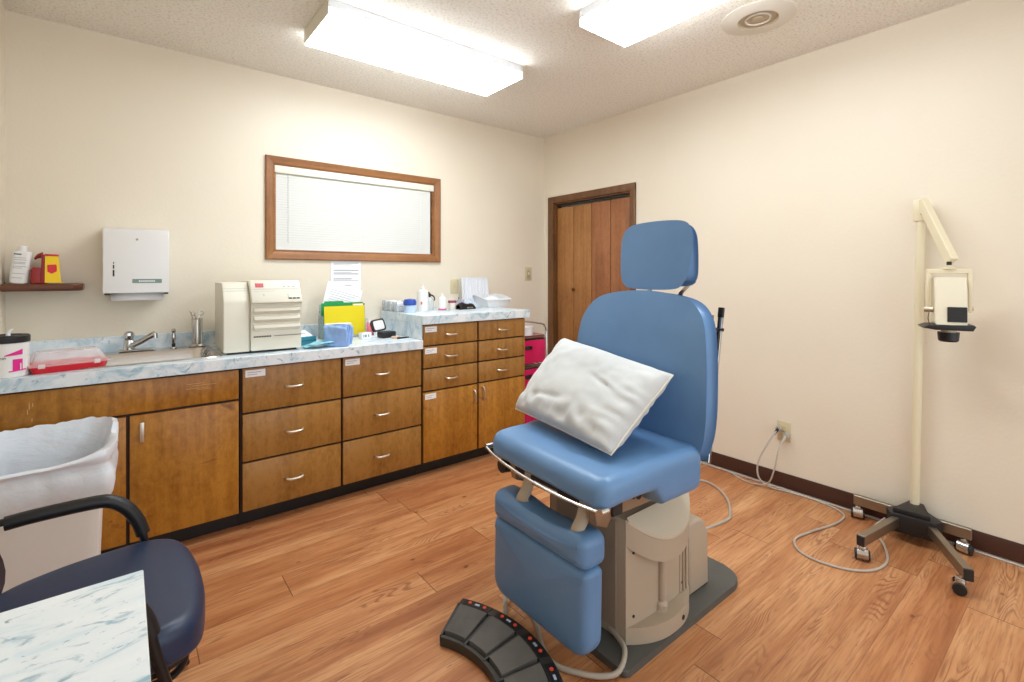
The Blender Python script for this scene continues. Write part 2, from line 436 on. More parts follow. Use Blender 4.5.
# window: mitred wooden casing, jamb, glass, latch rail
win = thing('window_1', '', ''); del win['label'], win['category']; win['kind'] = 'structure'
win.location = (WX0, YB, WZ0)
cas = MB(); ox0, ox1, oz0, oz1 = .710-WX0, 1.992-WX0, 1.400-WZ0, 2.070-WZ0; ix0, ix1, iz0, iz1 = 0, WX1-WX0, 0, WZ1-WZ0
O = [(ox0, oz0), (ox1, oz0), (ox1, oz1), (ox0, oz1)]; I = [(ix0, iz0), (ix1, iz0), (ix1, iz1), (ix0, iz1)]
prof = [(0, 0), (0, -.016), (.12, -.021), (.8, -.014), (1, -.008), (1, 0)]
for i in range(4):
    a, b, c, d = O[i], O[(i+1) % 4], I[(i+1) % 4], I[i]; cas.mi = 0 if i % 2 == 0 else 1
    for (t0, y0), (t1, y1) in zip(prof, prof[1:]):
        L = lambda p, q, t: (p[0]+(q[0]-p[0])*t, p[1]+(q[1]-p[1])*t)
        pa, pb, pc, pd = L(a, d, t0), L(b, c, t0), L(b, c, t1), L(a, d, t1)
        cas.quad((pa[0], y0, pa[1]), (pb[0], y0, pb[1]), (pc[0], y1, pc[1]), (pd[0], y1, pd[1]))
cas.build('window_frame', [WTRIM, WTRIMV], win)
j = MB(); Wd, Hd = ix1, iz1
j.box(0, 0, 0, Wd, .11, .012); j.box(0, 0, Hd-.012, Wd, .11, Hd); j.box(0, 0, .012, .012, .11, Hd-.012); j.box(Wd-.012, 0, .012, Wd, .11, Hd-.012)
j.build('jamb', WTRIM, win)
MB().box(.012, .085, .012, Wd-.012, .09, Hd-.012).build('pane', simple('window_glass', rgb(225, 232, 235), .08), win)
bl = thing('window_blind', 'white horizontal mini blind, closed, hanging in the wood framed window', 'blind', (WX0, YB, WZ0))
MB().box(.004, -.004, Hd-.052, Wd-.002, .032, Hd-.004, .003).build('headrail', CREAM, bl)
sl = MB(); NS = 30; z0s, z1s = .028, Hd-.062
for k in range(NS):
    zc = z0s+(z1s-z0s)*k/(NS-1)
    def fs(u, v, zc=zc):
        t = (v-.5); a = R(64)
        return (.014+u*(Wd-.04), .016-.0125*2*t*math.cos(a)*1.0-.0016*(1-4*t*t), zc-.0125*2*t*math.sin(a))
    sl.grid(1, 4, fs)
sl.build('slats', simple('blind_slat_white', rgb(230, 230, 225), .6), bl)
MB().box(.014, .006, .013, Wd-.026, .026, .024, .002).build('bottom_rail', WHITE, bl)
for xx in (.10, .575, Wd-.12):
    MB().tube([(xx, .001, Hd-.055), (xx, .001, .02)], .0009, 5, False).build('ladder_cord', WHITE, bl)
MB().tube([(.085, -.002, Hd-.05), (.085, -.004, .06)], .0022, 6, False).build('tilt_wand', CLEAR, bl)

# bifold closet door in right wall
dr = thing('door_1', '', ''); del dr['label'], dr['category']; dr['kind'] = 'structure'; dr.location = (XR, DY0, 0)
t = MB(); W_ = DY1-DY0
t.box(-.018, -.05, 0, 0, 0.002, DZ+.052, .003, 2); t.box(-.018, W_-.002, 0, 0, W_+.068, DZ+.052, .003, 2); t.box(-.0185, -.05, DZ-.002, 0, W_+.068, DZ+.056, .003, 2)
t.build('casing', WJAMB, dr)
t = MB(); t.box(0, 0, 0, .08, .014, DZ); t.box(0, W_-.014, 0, .08, W_, DZ); t.box(0, 0, DZ-.014, .08, W_, DZ)
t.build('jamb', WJAMB, dr)
pw = (W_-.034)/4
for k in range(4):
    y0 = .017+k*pw
    zt = DZ-.045 if k < 2 else DZ-.05
    o = MB().box(.022, y0+.003, .02, .05, y0+pw-.003, zt, .003, 2).build('folding_panel', WBIF1 if k > 1 else WBIF2, dr)
    if k == 2:
        MB().lathe([(0, .022), (.014, .02), (.016, .012), (.008, .004), (.010, 0)], seg=20).xf(Matrix.Translation((.022, y0+pw*.5+.1, 1.17)) @ Matrix.Rotation(-PI/2, 4, 'Y')).build('door_knob', m_brushed('bronze_knob', rgb(120, 84, 50), .35), o)
MB().box(.028, .016, DZ-.034, .045, W_-.016, DZ-.015).build('track', BLACKM, dr)

# ================================================================== CABINETS
def pull(mb, x, z, w=.088, vert=False, y=-.0):
    h = w/2
    pts = [(-h, 0, 0), (-h+.004, -.016, -.001), (-h+.016, -.024, -.004), (0, -.026, -.005), (h-.016, -.024, -.004), (h-.004, -.016, -.001), (h, 0, 0)]
    if vert: pts = [(p[2]*.2, p[1], p[0]) for p in pts]
    mb.tube([(x+p[0], y+p[1], z+p[2]) for p in pts], .0066, 10, True, 5)
def cabinet(name, label, x0, x1, zt, fronts, cat='cabinet', group=None):
    c = thing(name, label, cat, (x0, 2.80, 0), 0, group); w = x1-x0
    b = MB(); b.box(.001, 0, .095, w-.001, .60, zt); b.build('carcass', [WGAP], c)
    if name == 'tall_cabinet_end': pass
    MB().box(.0, .055, 0, w, .59, .097).build('toe_kick', TOE, c)
    for (kind, a0, b0, a1, b1, hx, hz, lab) in fronts:
        mat = WDRAW if kind in ('drawer',) else WDOOR
        f = MB().box(a0-x0, -.02, b0, a1-x0, -.0005, b1, .0022, 2)
        nm = {'drawer': 'drawer', 'door': 'door', 'panel': 'fixed_panel'}[kind]
        o = f.build(nm, mat, c)
        if kind == 'drawer':
            m = MB(); pull(m, hx-x0, hz, .088, False, -.02); m.build('handle', NICKEL, o)
        elif kind == 'door':
            m = MB()
            if name == 'sink_cabinet': m.box(hx-x0-.008, -.034, hz-.045, hx-x0+.008, -.029, hz+.045, .002, 2); m.box(hx-x0-.005, -.03, hz+.03, hx-x0+.005, -.019, hz+.04); m.box(hx-x0-.005, -.03, hz-.04, hx-x0+.005, -.019, hz-.03)
            else: pull(m, hx-x0, hz, .088, True, -.02)
            m.build('handle', NICKEL, o)
        if lab:
            l = MB().box(a0-x0+.012, -.0212, b1-.046, a0-x0+.012+lab, -.0202, b1-.010)
            lo = l.build('paper_label', PAPER, o)
            m = MB()
            for q in range(2): m.box(a0-x0+.02, -.0216, b1-.024-q*.011, a0-x0+lab*(.92-.2*q), -.0213, b1-.021-q*.011)
            m.build('handwriting', INK, lo)
    return c
DZs = [(.597, .822), (.347, .586), (.092, .336)]
c1 = cabinet('sink_cabinet', 'brown two-door base cabinet under the sink, scuffed veneer, beside the trash can', XL+.004, .464, .829, [
    ('panel', XL+.014, .674, .457, .820, 0, 0, 0), ('door', XL+.014, .092, .011, .662, -.036, .60, 0), ('door', .024, .092, .457, .662, .068, .585, 0)])
cabinet('drawer_cabinet', 'brown three-drawer base cabinet under the steriliser', .466, .980, .829,
    [('drawer', .475, a, .974, b, .722, (a+b)/2+.0, .093 if i == 0 else 0) for i, (a, b) in enumerate(DZs)], 'cabinet', 'brown base cabinets with drawers')
cabinet('drawer_cabinet', 'brown three-drawer base cabinet directly left of the taller counter section', .982, 1.4925, .829,
    [('drawer', .987, a, 1.486, b, 1.222, (a+b)/2+.0, .085 if i == 0 else 0) for i, (a, b) in enumerate(DZs)], 'cabinet', 'brown base cabinets with drawers')
TZ = [(.846, .976), (.700, .836), (.553, .690)]
cabinet('tall_cabinet', 'taller brown cabinet with three labelled drawers over a labelled door', 1.4945, 1.927, .983,
    [('drawer', 1.503, a, 1.921, b, 1.708, (a+b)/2, .085 if i < 2 else 0) for i, (a, b) in enumerate(TZ)]+[('door', 1.503, .092, 1.921, .542, 1.893, .462, .08)], 'cabinet', 'taller cabinets')
cabinet('tall_cabinet', 'taller brown cabinet without labels, beside the pink drawer cart', 1.929, 2.362, .983,
    [('drawer', 1.935, a, 2.354, b, 2.138, (a+b)/2, 0) for i, (a, b) in enumerate(TZ)]+[('door', 1.935, .092, 2.354, .542, 1.966, .475, 0)], 'cabinet', 'taller cabinets')
# small scratches on the sink cabinet front (worn-through varnish)
SCR = simple('scratch', rgb(196, 158, 110), .6)
for (x, z, l) in ((.24, .775, .07), (.26, .765, .1), (.235, .752, .09), (.28, .745, .06)):
    MB().box(x-(XL+.004), -.0206, z, x+l-(XL+.004), -.0200, z+.0018).build('scratch', SCR, c1)
for (x, z, l) in ((-.30, .75, .025), (-.305, .73, .02), (-.292, .70, .012), (-.29, .76, .014)):
    MB().box(x-(XL+.004), -.0206, z, x+.003-(XL+.004), -.0200, z+l).build('scratch', SCR, c1)

# ------------------------------------------------ worktops
SX0, SX1, SY0, SY1 = -.17, .375, 2.86, 3.27   # sink cut-out
ZT, ZU = .885, 1.038
wt = thing('lower_worktop', 'long lower blue-marbled laminate worktop holding the sink', 'worktop', (XL+.002, 2.755, .83))
ox, oy = XL+.002, 2.755
m = MB(); zt = ZT-.83
m.box(0, 0, 0, 1.488-ox, SY0-oy, zt, .0015, 1)
m.box(0, SY1-oy, 0, 1.488-ox, 3.412-oy, zt); m.box(0, SY0-oy, 0, SX0-ox, SY1-oy, zt); m.box(SX1-ox, SY0-oy, 0, 1.488-ox, SY1-oy, zt)
m.build('slab', MARB, wt)
MB().box(0, 3.392-oy, zt, 1.488-ox, 3.412-oy, zt+.082, .002, 1).build('backsplash', MARB, wt)
ut = thing('upper_worktop', 'short raised blue-marbled laminate worktop above the taller cabinets', 'worktop', (1.488, 2.755, .983))
MB().box(0, 0, 0, 2.385-1.488, .657, .055, .0015, 1).build('slab', MARB, ut)
MB().box(-.0, .022, ZT-.983+.001, .005, .655, -.001).build('side_panel', MARB, ut)
MB().box(0.19, .637, .055, 2.385-1.488, .657, .062, .001, 1).build('rear_lip', MARB, ut)

# ------------------------------------------------ sink and taps
sk = thing('kitchen_sink', 'stainless steel drop-in sink bowl set into the lower worktop', 'sink', (0, 0, ZT))
m = MB()
oxm = [rrect(SX0-.022, SY0-.022, SX1+.022, SY1+.088, .04), rrect(SX0-.018, SY0-.018, SX1+.018, SY1+.084, .036), rrect(SX0+.004, SY0+.004, SX1-.004, SY1-.006, .06),
       rrect(SX0+.010, SY0+.010, SX1-.010, SY1-.012, .058), rrect(SX0+.030, SY0+.030, SX1-.030, SY1-.032, .05), rrect(SX0+.06, SY0+.06, SX1-.06, SY1-.062, .03)]
zz = [.0005, .005, .004, -.008, -.135, -.15]
def even(P, n=72):
    d = [0]
    for i in range(len(P)): d.append(d[-1]+math.dist(P[i], P[(i+1) % len(P)]))
    Q = []; tot = d[-1]; i = 0
    for k in range(n):
        t = tot*k/n
        while d[i+1] < t: i += 1
        u = (t-d[i])/max(1e-9, d[i+1]-d[i]); a, b = P[i], P[(i+1) % len(P)]; Q.append((a[0]+(b[0]-a[0])*u, a[1]+(b[1]-a[1])*u))
    return Q
V = [[m.bm.verts.new((p[0], p[1], z)) for p in even(o)] for o, z in zip(oxm, zz)]
for A, B in zip(V, V[1:]):
    for i in range(72): m.face([A[i], A[(i+1) % 72], B[(i+1) % 72], B[i]])
m.face(V[-1]); m.build('basin', STEEL, sk)
MB().lathe([(.0, .004), (.03, .004), (.038, .002), (.04, 0)], ((SX0+SX1)/2, (SY0+SY1)/2, -.151)).build('drain', CHROME, sk)
fa = thing('faucet', 'chrome single-lever faucet behind the sink with long spout', 'faucet', (.026, 3.315, ZT+.005))
MB().box(-.045, -.026, 0, .115, .028, .012, .006).build('deck_plate', CHROME, fa)
MB().lathe([(.026, .012), (.024, .045), (.022, .062), (0, .064)]).build('valve_body', CHROME, fa)
MB().lathe([(.018, .064), (.022, .072), (.024, .085), (.021, .1), (.01, .108), (0, .109)], seg=10).build('knob', CHROME, fa, ang=15)
m = MB(); 
for k, (p, q) in enumerate(zip([(0, -.008, .02), (.05, -.04, .052), (.115, -.085, .098)], [(.05, -.04, .052), (.115, -.085, .098), (.128, -.093, .106)])):
    pass
m.tube([(-.002, -.006, .026), (.05, -.05, .056), (.085, -.085, .082), (.105, -.10, .096)], .0185, 12, True, 5, sy=.75)
m.cyl((.107, -.102, .10), (.109, -.104, .074), .012, .011)
m.build('spout', CHROME, fa)
sp = thing('side_sprayer', 'small chrome sprayer standing upright left of the steel cylinder', 'sprayer', (.222, 3.31, ZT+.005))
MB().lathe([(.018, 0), (.017, .006), (.011, .01), (0, .01)]).build('base_ring', CHROME, sp)
MB().lathe([(.009, .01), (.0095, .028), (0, .028)]).build('grip', BLACK, sp)
MB().lathe([(.008, .028), (.011, .05), (.012, .07), (.008, .085), (.012, .097), (.007, .108), (0, .109)]).build('spray_head', CHROME, sp)
jar = thing('steel_cylinder', 'tall stainless instrument cylinder on the sink ledge', 'instrument holder', (.333, 3.305, ZT+.006))
MB().lathe([(0, 0), (.042, 0), (.042, .005), (.030, .012), (.027, .015), (.027, .155), (.029, .157), (.028, .159), (.025, .157), (.025, .02), (0, .02)]).build('body', STEEL, jar)
sc = thing('scissors', 'scissors standing handles-up in the steel cylinder', 'scissors', (.333, 3.303, ZT+.035))
m = MB()
for sgn in (-1, 1):
    m.tube([(sgn*.004, 0, 0), (sgn*.005, 0, .12), (sgn*.013, 0, .15)], .0025, 6)
    m.tube([(sgn*.020+.010*math.cos(a), .002, .160+.011*math.sin(a)) for a in [2*PI*i/14 for i in range(15)]], .0022, 6, False)
m.build('blades_and_loops', CHROME, sc)
tw = tag(MB().tube([(0, 0, 0), (-.008, 0, .1), (-.022, -.001, .165), (-.03, -.001, .172)], .0026, 6).build('forceps', STEEL, None, (.324, 3.300, ZT+.035)), 'thin steel forceps sticking out left of the scissors in the cylinder', 'forceps')

# ------------------------------------------------ things on lower worktop
cn = thing('wipes_canister', 'white round wipes canister with black lid and magenta numeral, at left edge', 'canister', (-.372, 2.842, ZT), 0)
CR = .068
MB().lathe([(0, 0), (CR-.004, 0), (CR, .004), (CR, .138), (CR-.006, .144), (0, .144)], seg=48).build('tub', WHITE, cn)
MB().lathe([(CR+.002, .140), (CR+.003, .144), (CR+.003, .164), (CR-.001, .169), (CR-.02, .170), (CR-.024, .166), (0, .166)], seg=48).build('lid', BLACK, cn)
MB().tube([(.005, 0, .165), (.006, .001, .177), (.012, .002, .188), (.020, .001, .192)], [.008-.00022*k for k in range(30)], 8).build('wipe', PAPER, cn)
# print on the tub: side that faces the room
ang = R(-76)
def onc(dx=0, z=.0, a=ang):
    a2 = a+dx/CR; n = Vector((math.cos(a2), math.sin(a2), 0)); ax = Vector((-math.sin(a2), math.cos(a2), 0))
    return MX(n.x*(CR+.0006), n.y*(CR+.0006), z, ax, (0, 0, 1)) @ Matrix.Diagonal((1.25, 1.25, 1, 1))
m = MB(); m.grid(8, 1, lambda u, v: tuple(onc(0, 0) @ Vector((math.sin((u*.025+.008)/CR)*CR, .022+v*.038, math.cos((u*.025+.008)/CR)*CR-CR))))
m.grid(8, 1, lambda u, v: tuple(onc(0, 0) @ Vector((math.sin((u*.044-.001)/CR)*CR, (.019+u*.004)+v*.004, math.cos((u*.044-.001)/CR)*CR-CR))))
m.grid(8, 1, lambda u, v: tuple(onc(0, 0) @ Vector((math.sin((u*.044-.011)/CR)*CR, .071+v*(.003+u*.015)+u*.003, math.cos((u*.044-.011)/CR)*CR-CR))))
m.build('numeral', MAG, cn)
text('caviwipes', .0125, INKD, cn, onc(0, 0) @ Matrix.Translation((-.022, .062, .0003)), bend=CR)
text('1', .030, WHITE, cn, onc(0, 0) @ Matrix.Translation((.019, .026, .0004)), bend=CR)

ty = thing('instrument_tray', 'red instrument tray with clear lid on the worktop left of the sink', 'tray', (-.30, 2.80, ZT), R(13))
def ringloft(mb, outs, zs, cap0=False, cap1=False, n=64):
    V = [[mb.bm.verts.new((p[0], p[1], z)) for p in even(o, n)] for o, z in zip(outs, zs)]
    for A, B in zip(V, V[1:]):
        for i in range(n): mb.face([A[i], A[(i+1) % n], B[(i+1) % n], B[i]])
    if cap0: mb.face(V[0][::-1])
    if cap1: mb.face(V[-1])
m = MB(); ringloft(m, [rrect(.012, .008, .248, .15, .016), rrect(.0, 0, .26, .158, .018), rrect(-.004, -.004, .264, .162, .02), rrect(.004, .004, .256, .154, .016), rrect(.014, .012, .246, .146, .014)], [0.001, .032, .034, .034, .006], True, True)
m.build('base', RED, ty)
m = MB(); ringloft(m, [rrect(-.007, -.007, .267, .165, .02), rrect(-.006, -.006, .266, .164, .02), rrect(.006, .006, .254, .152, .02), rrect(.026, .022, .234, .136, .018), rrect(.032, .03, .228, .128, .016)], [.030, .037, .039, .082, .086], False, True)
m.build('lid', m_clear('tray_lid_plastic', rgb(250, 244, 244), .34, .2), ty)
for x in (.035, .215):
    MB().box(x-.011, -.011, .024, x+.011, -.004, .042, .002, 2).build('latch', FROST, ty)
tag(MB().box(0, 0, 0, .12, .003, .012).build('plastic_strip', FROST, None, (-.262, 2.835, ZT+.082), R(160)), 'frosted plastic strip lying across the lid of the red tray', 'strip')
bpy.data.objects['plastic_strip'].rotation_euler = (0, R(10), R(150)); bpy.data.objects['plastic_strip'].location = (-.13, 2.87, ZT+.084)

# steriliser
au = thing('steriliser', 'cream bench-top steam steriliser with slanted control panel and ribbed vents', 'steriliser', (.402, 2.868, ZT), R(-2))
AW = .375
def side(poly, x0, x1, mat, name, parent, bev=.006):
    return MB().prism(poly, x0, x1, lambda a, b, h: (h, a, b), bev).build(name, mat, parent)
side([(0, .012), (.40, .012), (.40, .374), (.088, .374), (.070, .366), (.010, .288), (0, .270)], 0, .122, CREAM, 'left_housing', au)
side([(-.012, .014), (.40, .014), (.40, .378), (.050, .386), (.040, .384), (-.036, .278), (-.036, .268), (-.012, .262)], .1235, AW, CREAM, 'right_housing', au)
for k in range(3):
    z = .245-k*.045
    MB().prism([(-.010, z), (-.026, z-.008), (-.030, z-.022), (-.022, z-.030), (-.010, z-.042)], .137, AW-.01, lambda a, b, h: (h, a, b), .003).build('vent_rib', CREAM, au)
MB().box(.02, .02, 0, AW-.02, .38, .014).build('foot_rail', BLACK, au)
for z in (.338, .352, .325): MB().box(.006, -.0, z, .14, .0, z+.001)
# panel graphics: plane through (-.036,.278)-(.040,.384)
pa = Vector((0, .076, .106)).normalized(); o0 = Vector((.1235, -.0365, .2785))+Vector((0, -.0009, .0007))
PM = MX(o0.x, o0.y, o0.z, (1, 0, 0), pa)
m = MB()
m.box(.025, .092, 0, .065, .112, .0006, M=PM); m.box(.025, .086, 0, .065, .094, .0006, M=PM); m.build('red_indicator', simple('indicator_red', rgb(196, 48, 60), .4), au)
m = MB()
for x in (.16, .185, .21): m.box(x, .088, 0, x+.012, .092, .0006, M=PM); m.box(x+.004, .098, 0, x+.006, .103, .0006, M=PM)
m.box(.18, .008, 0, .182, .04, .0006, M=PM); m.box(.01, .073, 0, .24, .0745, .0004, M=PM); m.box(.018, .06, 0, .12, .061, .0004, M=PM); m.box(.06, .03, 0, .063, .042, .0004, M=PM)
m.build('panel_marks', INK, au)
m = MB()
for x in (.182, .202, .222): m.box(x, .008, 0, x+.016, .016, .0007, M=PM)
m.build('buttons', INKD, au)
m = MB()
xx = .137
for k in range(11): m.box(xx+k*.0078, -.0126, .083, xx+k*.0078+.0062, -.012, .0905)
m.build('nameplate_text', INKD, au)
m = MB()
for k, wq in enumerate((4, 2, 3, 6, 2, 4, 5, 3, 6)): m.box(.235+k*.0145, -.0126, .085, .262+k*.015+wq*.002, -.012, .089)
m.build('small_print', INK, au)
m = MB()
for z in (.33, .342): m.box(.004, 0, 0, .118, .001, .0006, M=MX(0, .010+(z-.288)*.77, z+.0002, (1, 0, 0), (0, .06, .078)))
m.build('door_seam', INK, au)

mb_ = thing('mask_box', 'teal and white face mask box beside the steriliser', 'box', (.795, 2.95, ZT), R(8))
MB().box(0, 0, 0, .10, .14, .055, .002, 1).build('carton', TEAL, mb_)
MB().box(-.001, -.001, .030, .101, .141, .034).build('printed_band', simple('dark_teal_print', rgb(34, 82, 96), .5), mb_)
m = MB(); m.grid(12, 8, lambda u, v: (-.01+.11*u, .01+.11*v, .056+.03*math.sin(PI*u)*math.sin(PI*v)+.012*mnoise.noise(Vector((u*4, v*4, 3))))); m.build('tissue', PAPER, mb_)
fm = tag(MB().grid(16, 10, lambda u, v: (u*.175, v*.09, .010+.006*math.sin(v*PI*3)*math.sin(u*PI)+.008*math.sin(u*PI)+.004*mnoise.noise(Vector((u*5, v*4, 1))))).build('face_mask', [simple('pale_teal_mask', rgb(150, 208, 220), .85, var=.2)], None, (.79, 2.83, ZT), R(-4)), 'pale teal pleated face mask lying flat on the worktop edge', 'mask')
sol = fm.modifiers.new('s', 'SOLIDIFY'); sol.thickness = .002
f2 = fm.copy(); COL.objects.link(f2); f2.location = (.83, 2.79, ZT+.012); f2.rotation_euler = (0, 0, R(12)); tag(f2, 'pale teal face mask lying nearest the blue wrapped pack', 'mask')
f2.name = 'face_mask.001'; 
for q in (fm, f2): q['group'] = 'loose face masks'

bp = thing('folded_drapes', 'pack of folded light blue paper drapes standing on the worktop', 'drapes', (.90, 2.86, ZT), R(-38))
for k in range(7):
    y0 = k*.0185
    def fold(u, v, k=k, y0=y0):
        x = u*.13-.0; z = .002+v*.116
        return (x+.004*math.sin(k*2.1)+.006*math.sin(v*3+k), y0+.007*math.sin(u*PI*2+k*1.3)*(v*.8+.2)+.010*mnoise.noise(Vector((u*5, v*4, k*3.3))), z*(1+.05*math.sin(u*5+k)-.10*(k % 2)))
    o = MB().grid(14, 8, fold).build('folded_sheet', MASK, bp); md = o.modifiers.new('s', 'SOLIDIFY'); md.thickness = .007; md.offset = 0
tag(MB().box(0, 0, .0, .15, .035, .004, .001, 1).build('paper_slip', PAPER, None, (.925, 2.90, ZT+.122), R(-6)), 'white paper slip lying on top of the blue drapes', 'paper')

# file sorter + folders + sheets
FY = 3.165
fh = thing('file_holder', 'clear upright plastic file holder behind the blue drapes', 'file holder', (1.0, FY, ZT), R(3))
m = MB(); m.box(0, 0, 0, .30, .09, .004); m.box(0, 0, .004, .30, .003, .022); m.box(0, .087, .004, .30, .09, .22); m.box(-.003, 0, 0, 0, .09, .15)
m.build('tray_body', m_clear('smoke_plastic', rgb(170, 186, 190), .4), fh)
MB().box(0.298, .0, 0, .302, .09, .12).build('side_wall', CLEAR, fh)
def sheet_obj(name, w, h, loc, rz, lean, mat, label, cat, tab=None, roll=0, thick=.003, group=None):
    P = [(0, 0), (w, 0), (w, h)]
    if tab: P += [(tab[1], h), (tab[1]-.004, h+tab[2]), (tab[0]+.004, h+tab[2]), (tab[0], h)]
    P += [(0, h)]
    o = MB().prism(P, 0, thick, lambda a, b, hh: (a, -hh, b)).build(name, mat, None, loc)
    o.rotation_euler = (lean, roll, rz); return tag(o, label, cat, group)
yf = sheet_obj('file_folder', .275, .205, (1.012, FY+.022, ZT+.006), R(3), R(-4), YELF, 'bright yellow file folder at the front of the file holder', 'folder', (.19, .268, .012), group='file folders in the holder')
MB().box(.195, -.0042, .206, .262, -.0034, .214).build('tab_label', PAPER, yf)
sheet_obj('file_folder', .285, .225, (1.0, FY+.042, ZT+.006), R(3), R(-4), GRNF, 'green file folder just behind the yellow one', 'folder', (.02, .15, .012), group='file folders in the holder')
sheet_obj('file_folder', .29, .215, (1.012, FY+.056, ZT+.006), R(3), R(-4), PURF, 'purple file folder whose edge shows right of the yellow one', 'folder', (.2, .28, .006), group='file folders in the holder')
pp = sheet_obj('printed_sheet', .25, .24, (.992, FY+.07, ZT+.150), R(3), R(-6), PAPER, 'tilted white printed sheet sticking up behind the green folder', 'paper', roll=R(17), thick=.001)
m = MB()
for k in range(8): m.box(.03, -.0016, .19-k*.016, .24-(k % 3)*.03, -.0011, .192-k*.016)
m.build('print_lines', INK, pp)
for (a, b) in ((.0, .0),):
    pass
ps = sheet_obj('posted_notice', .216, .25, (1.125, YB-.001, 1.165), 0, 0, PAPER, 'white typed notice taped to the wall under the window', 'notice', thick=.001)
m = MB()
for k, z in enumerate((.215, .205, .165, .152, .14, .105, .095, .06)): m.box(.02, -.0016, z, .196-(k % 2)*.05, -.0011, z+(.006 if k in (2, 4, 5) else .003))
m.build('print_lines', INK, ps)
pk = tag(MB().grid(10, 10, lambda u, v: (.05*u, .018*math.sin(PI*u)*math.sin(PI*v)*-1, .075*v+.006*math.sin(u*9))).build('pink_packet', simple('pink_film', rgb(236, 128, 136), .4, var=.2), None, (1.255, 3.10, ZT+.035), R(-5)), 'crumpled pink packet in front of the yellow folder', 'packet')
pk.modifiers.new('s', 'SOLIDIFY').thickness = .004
pk.location.z = ZT+.002; pk.scale = (1, 1, 1.3)
bx = thing('small_carton', 'small white carton with dark print between drapes and black case', 'box', (1.20, 3.04, ZT), R(8))
MB().box(0, 0, 0, .07, .04, .04, .001, 1).build('carton', PAPER, bx)
m = MB(); 
for x in (.012, .022, .029, .046): m.box(x, -.0008, .012, x+.004, 0, .028)
m.build('print', INKD, bx)
tag(MB().box(0, 0, 0, .085, .055, .014, .003).build('gauze_packet', PAPER, None, (1.275, 3.065, ZT), R(-12)), 'flat white gauze packet beside the small white carton', 'packet')
bc = thing('black_case', 'small black hard case standing open with white lined lid', 'case', (1.322, 2.99, ZT), R(10))
MB().box(0, 0, 0, .105, .075, .042, .01).build('case_base', BLACK, bc)
Ml = Matrix.Translation((0, .073, .04)) @ Matrix.Rotation(R(-18), 4, 'X') @ Matrix.Rotation(R(-6), 4, 'Y')
lo = MB().prism(rrect(-.022, 0, .08, .082, .016), 0, .014, lambda a, b, h: tuple(Ml @ Vector((a, -h+.014, b))), .003).build('case_lid', BLACK, bc)
m = MB().prism(rrect(-.010, .01, .068, .071, .012), 0, .002, lambda a, b, h: tuple(Ml @ Vector((a, -h-.0005, b)))).build('lid_lining', WHITE, lo)
m = MB()
for r_ in range(3):
    for q in range(3): m.box(.004+q*.02, -.0032, .024+r_*.016, .009+q*.02, -.0028, .0255+r_*.016, M=Ml)
m.build('lining_print', INK, lo)
tag(MB().box(0, 0, 0, .055, .02, .016, .004).build('tan_eraser', simple('tan_rubber', rgb(214, 180, 150), .6), None, (1.365, 2.945, ZT), R(-5)), 'small tan block in front of the black case', 'block')
tag(MB().cyl((0, 0, .006), (.085, .01, .006), .006, .004).build('marker_pen', BLACK, None, (1.385, 2.91, ZT)), 'black marker pen lying before the raised worktop', 'pen')

# ------------------------------------------------ things on the upper worktop
oc = thing('clear_organizer', 'clear divided acrylic organizer at the left end of the raised worktop', 'organizer', (1.49, 3.145, ZU))
m = MB(); m.box(0, 0, 0, .11, .24, .004); m.box(0, 0, .004, .003, .24, .075); m.box(.107, 0, .004, .11, .24, .075); m.box(0, .237, .004, .11, .24, .075); m.box(0, 0, .004, .11, .003, .045)
for y in (.08, .16): m.box(.003, y, .004, .107, y+.002, .07)
m.build('box', m_clear('organizer_acrylic', rgb(205, 215, 222), .35), oc)
for i, (y, hh) in enumerate(((.012, .058), (.042, .066), (.09, .05), (.125, .07), (.175, .06), (.205, .07))):
    tag(MB().box(0, 0, 0, .09, .02, hh, .002, 1).build('gauze_pack', PAPER if i % 2 else WHITE, None, (1.499, 3.145+y, ZU+.005), 0), 'white gauze pack standing in the clear organizer', 'gauze pack', 'gauze packs in the clear organizer')
bt = thing('wipes_tub', 'small white tub with bright blue domed lid on the raised worktop', 'tub', (1.562, 3.085, ZU))
MB().lathe([(0, 0), (.038, 0), (.041, .004), (.041, .052), (0, .053)]).build('tub', simple('pale_blue_tub', rgb(190, 214, 238), .35), bt)
MB().lathe([(.044, .052), (.046, .075), (.038, .092), (.0, .098)]).build('lid', BLUEV, bt)
b1 = thing('lotion_bottle', 'tall white squeeze bottle with red mark and nozzle cap', 'bottle', (1.70, 3.155, ZU))
MB().lathe([(0, 0), (.038, 0), (.041, .004), (.041, .125), (.034, .148), (.014, .160), (0, .160)], seg=28).build('body', WHITE, b1)
MB().lathe([(.014, .156), (.013, .172), (.007, .176), (.004, .2), (0, .201)], seg=20).build('nozzle', WHITE, b1)
MB().prism(rrect(-.012, .05, .012, .07, .006), 0, .001, lambda a, b, h: (a-.022, -.0372-h+.004, b)).build('red_mark', simple('orange_red', rgb(226, 92, 62), .5), b1)
b2 = thing('spray_bottle', 'small clear spray bottle with black trigger behind the white bottles', 'bottle', (1.80, 3.235, ZU))
MB().lathe([(0, 0), (.03, 0), (.032, .004), (.032, .07), (.02, .09), (.011, .096), (0, .096)], seg=24).build('body', m_clear('spray_plastic', rgb(225, 232, 236), .6), b2)
MB().tube([(0, 0, .094), (0, 0, .118), (-.02, -.012, .128), (-.045, -.026, .126)], .009, 8).build('spray_head', BLACK, b2)
MB().tube([(.0, -.004, .115), (.02, -.03, .1), (.022, -.034, .07)], .006, 8).build('trigger', BLACK, b2)
b3 = thing('povidone_bottle', 'short white bottle with pink base and flip cap', 'bottle', (1.865, 3.155, ZU))
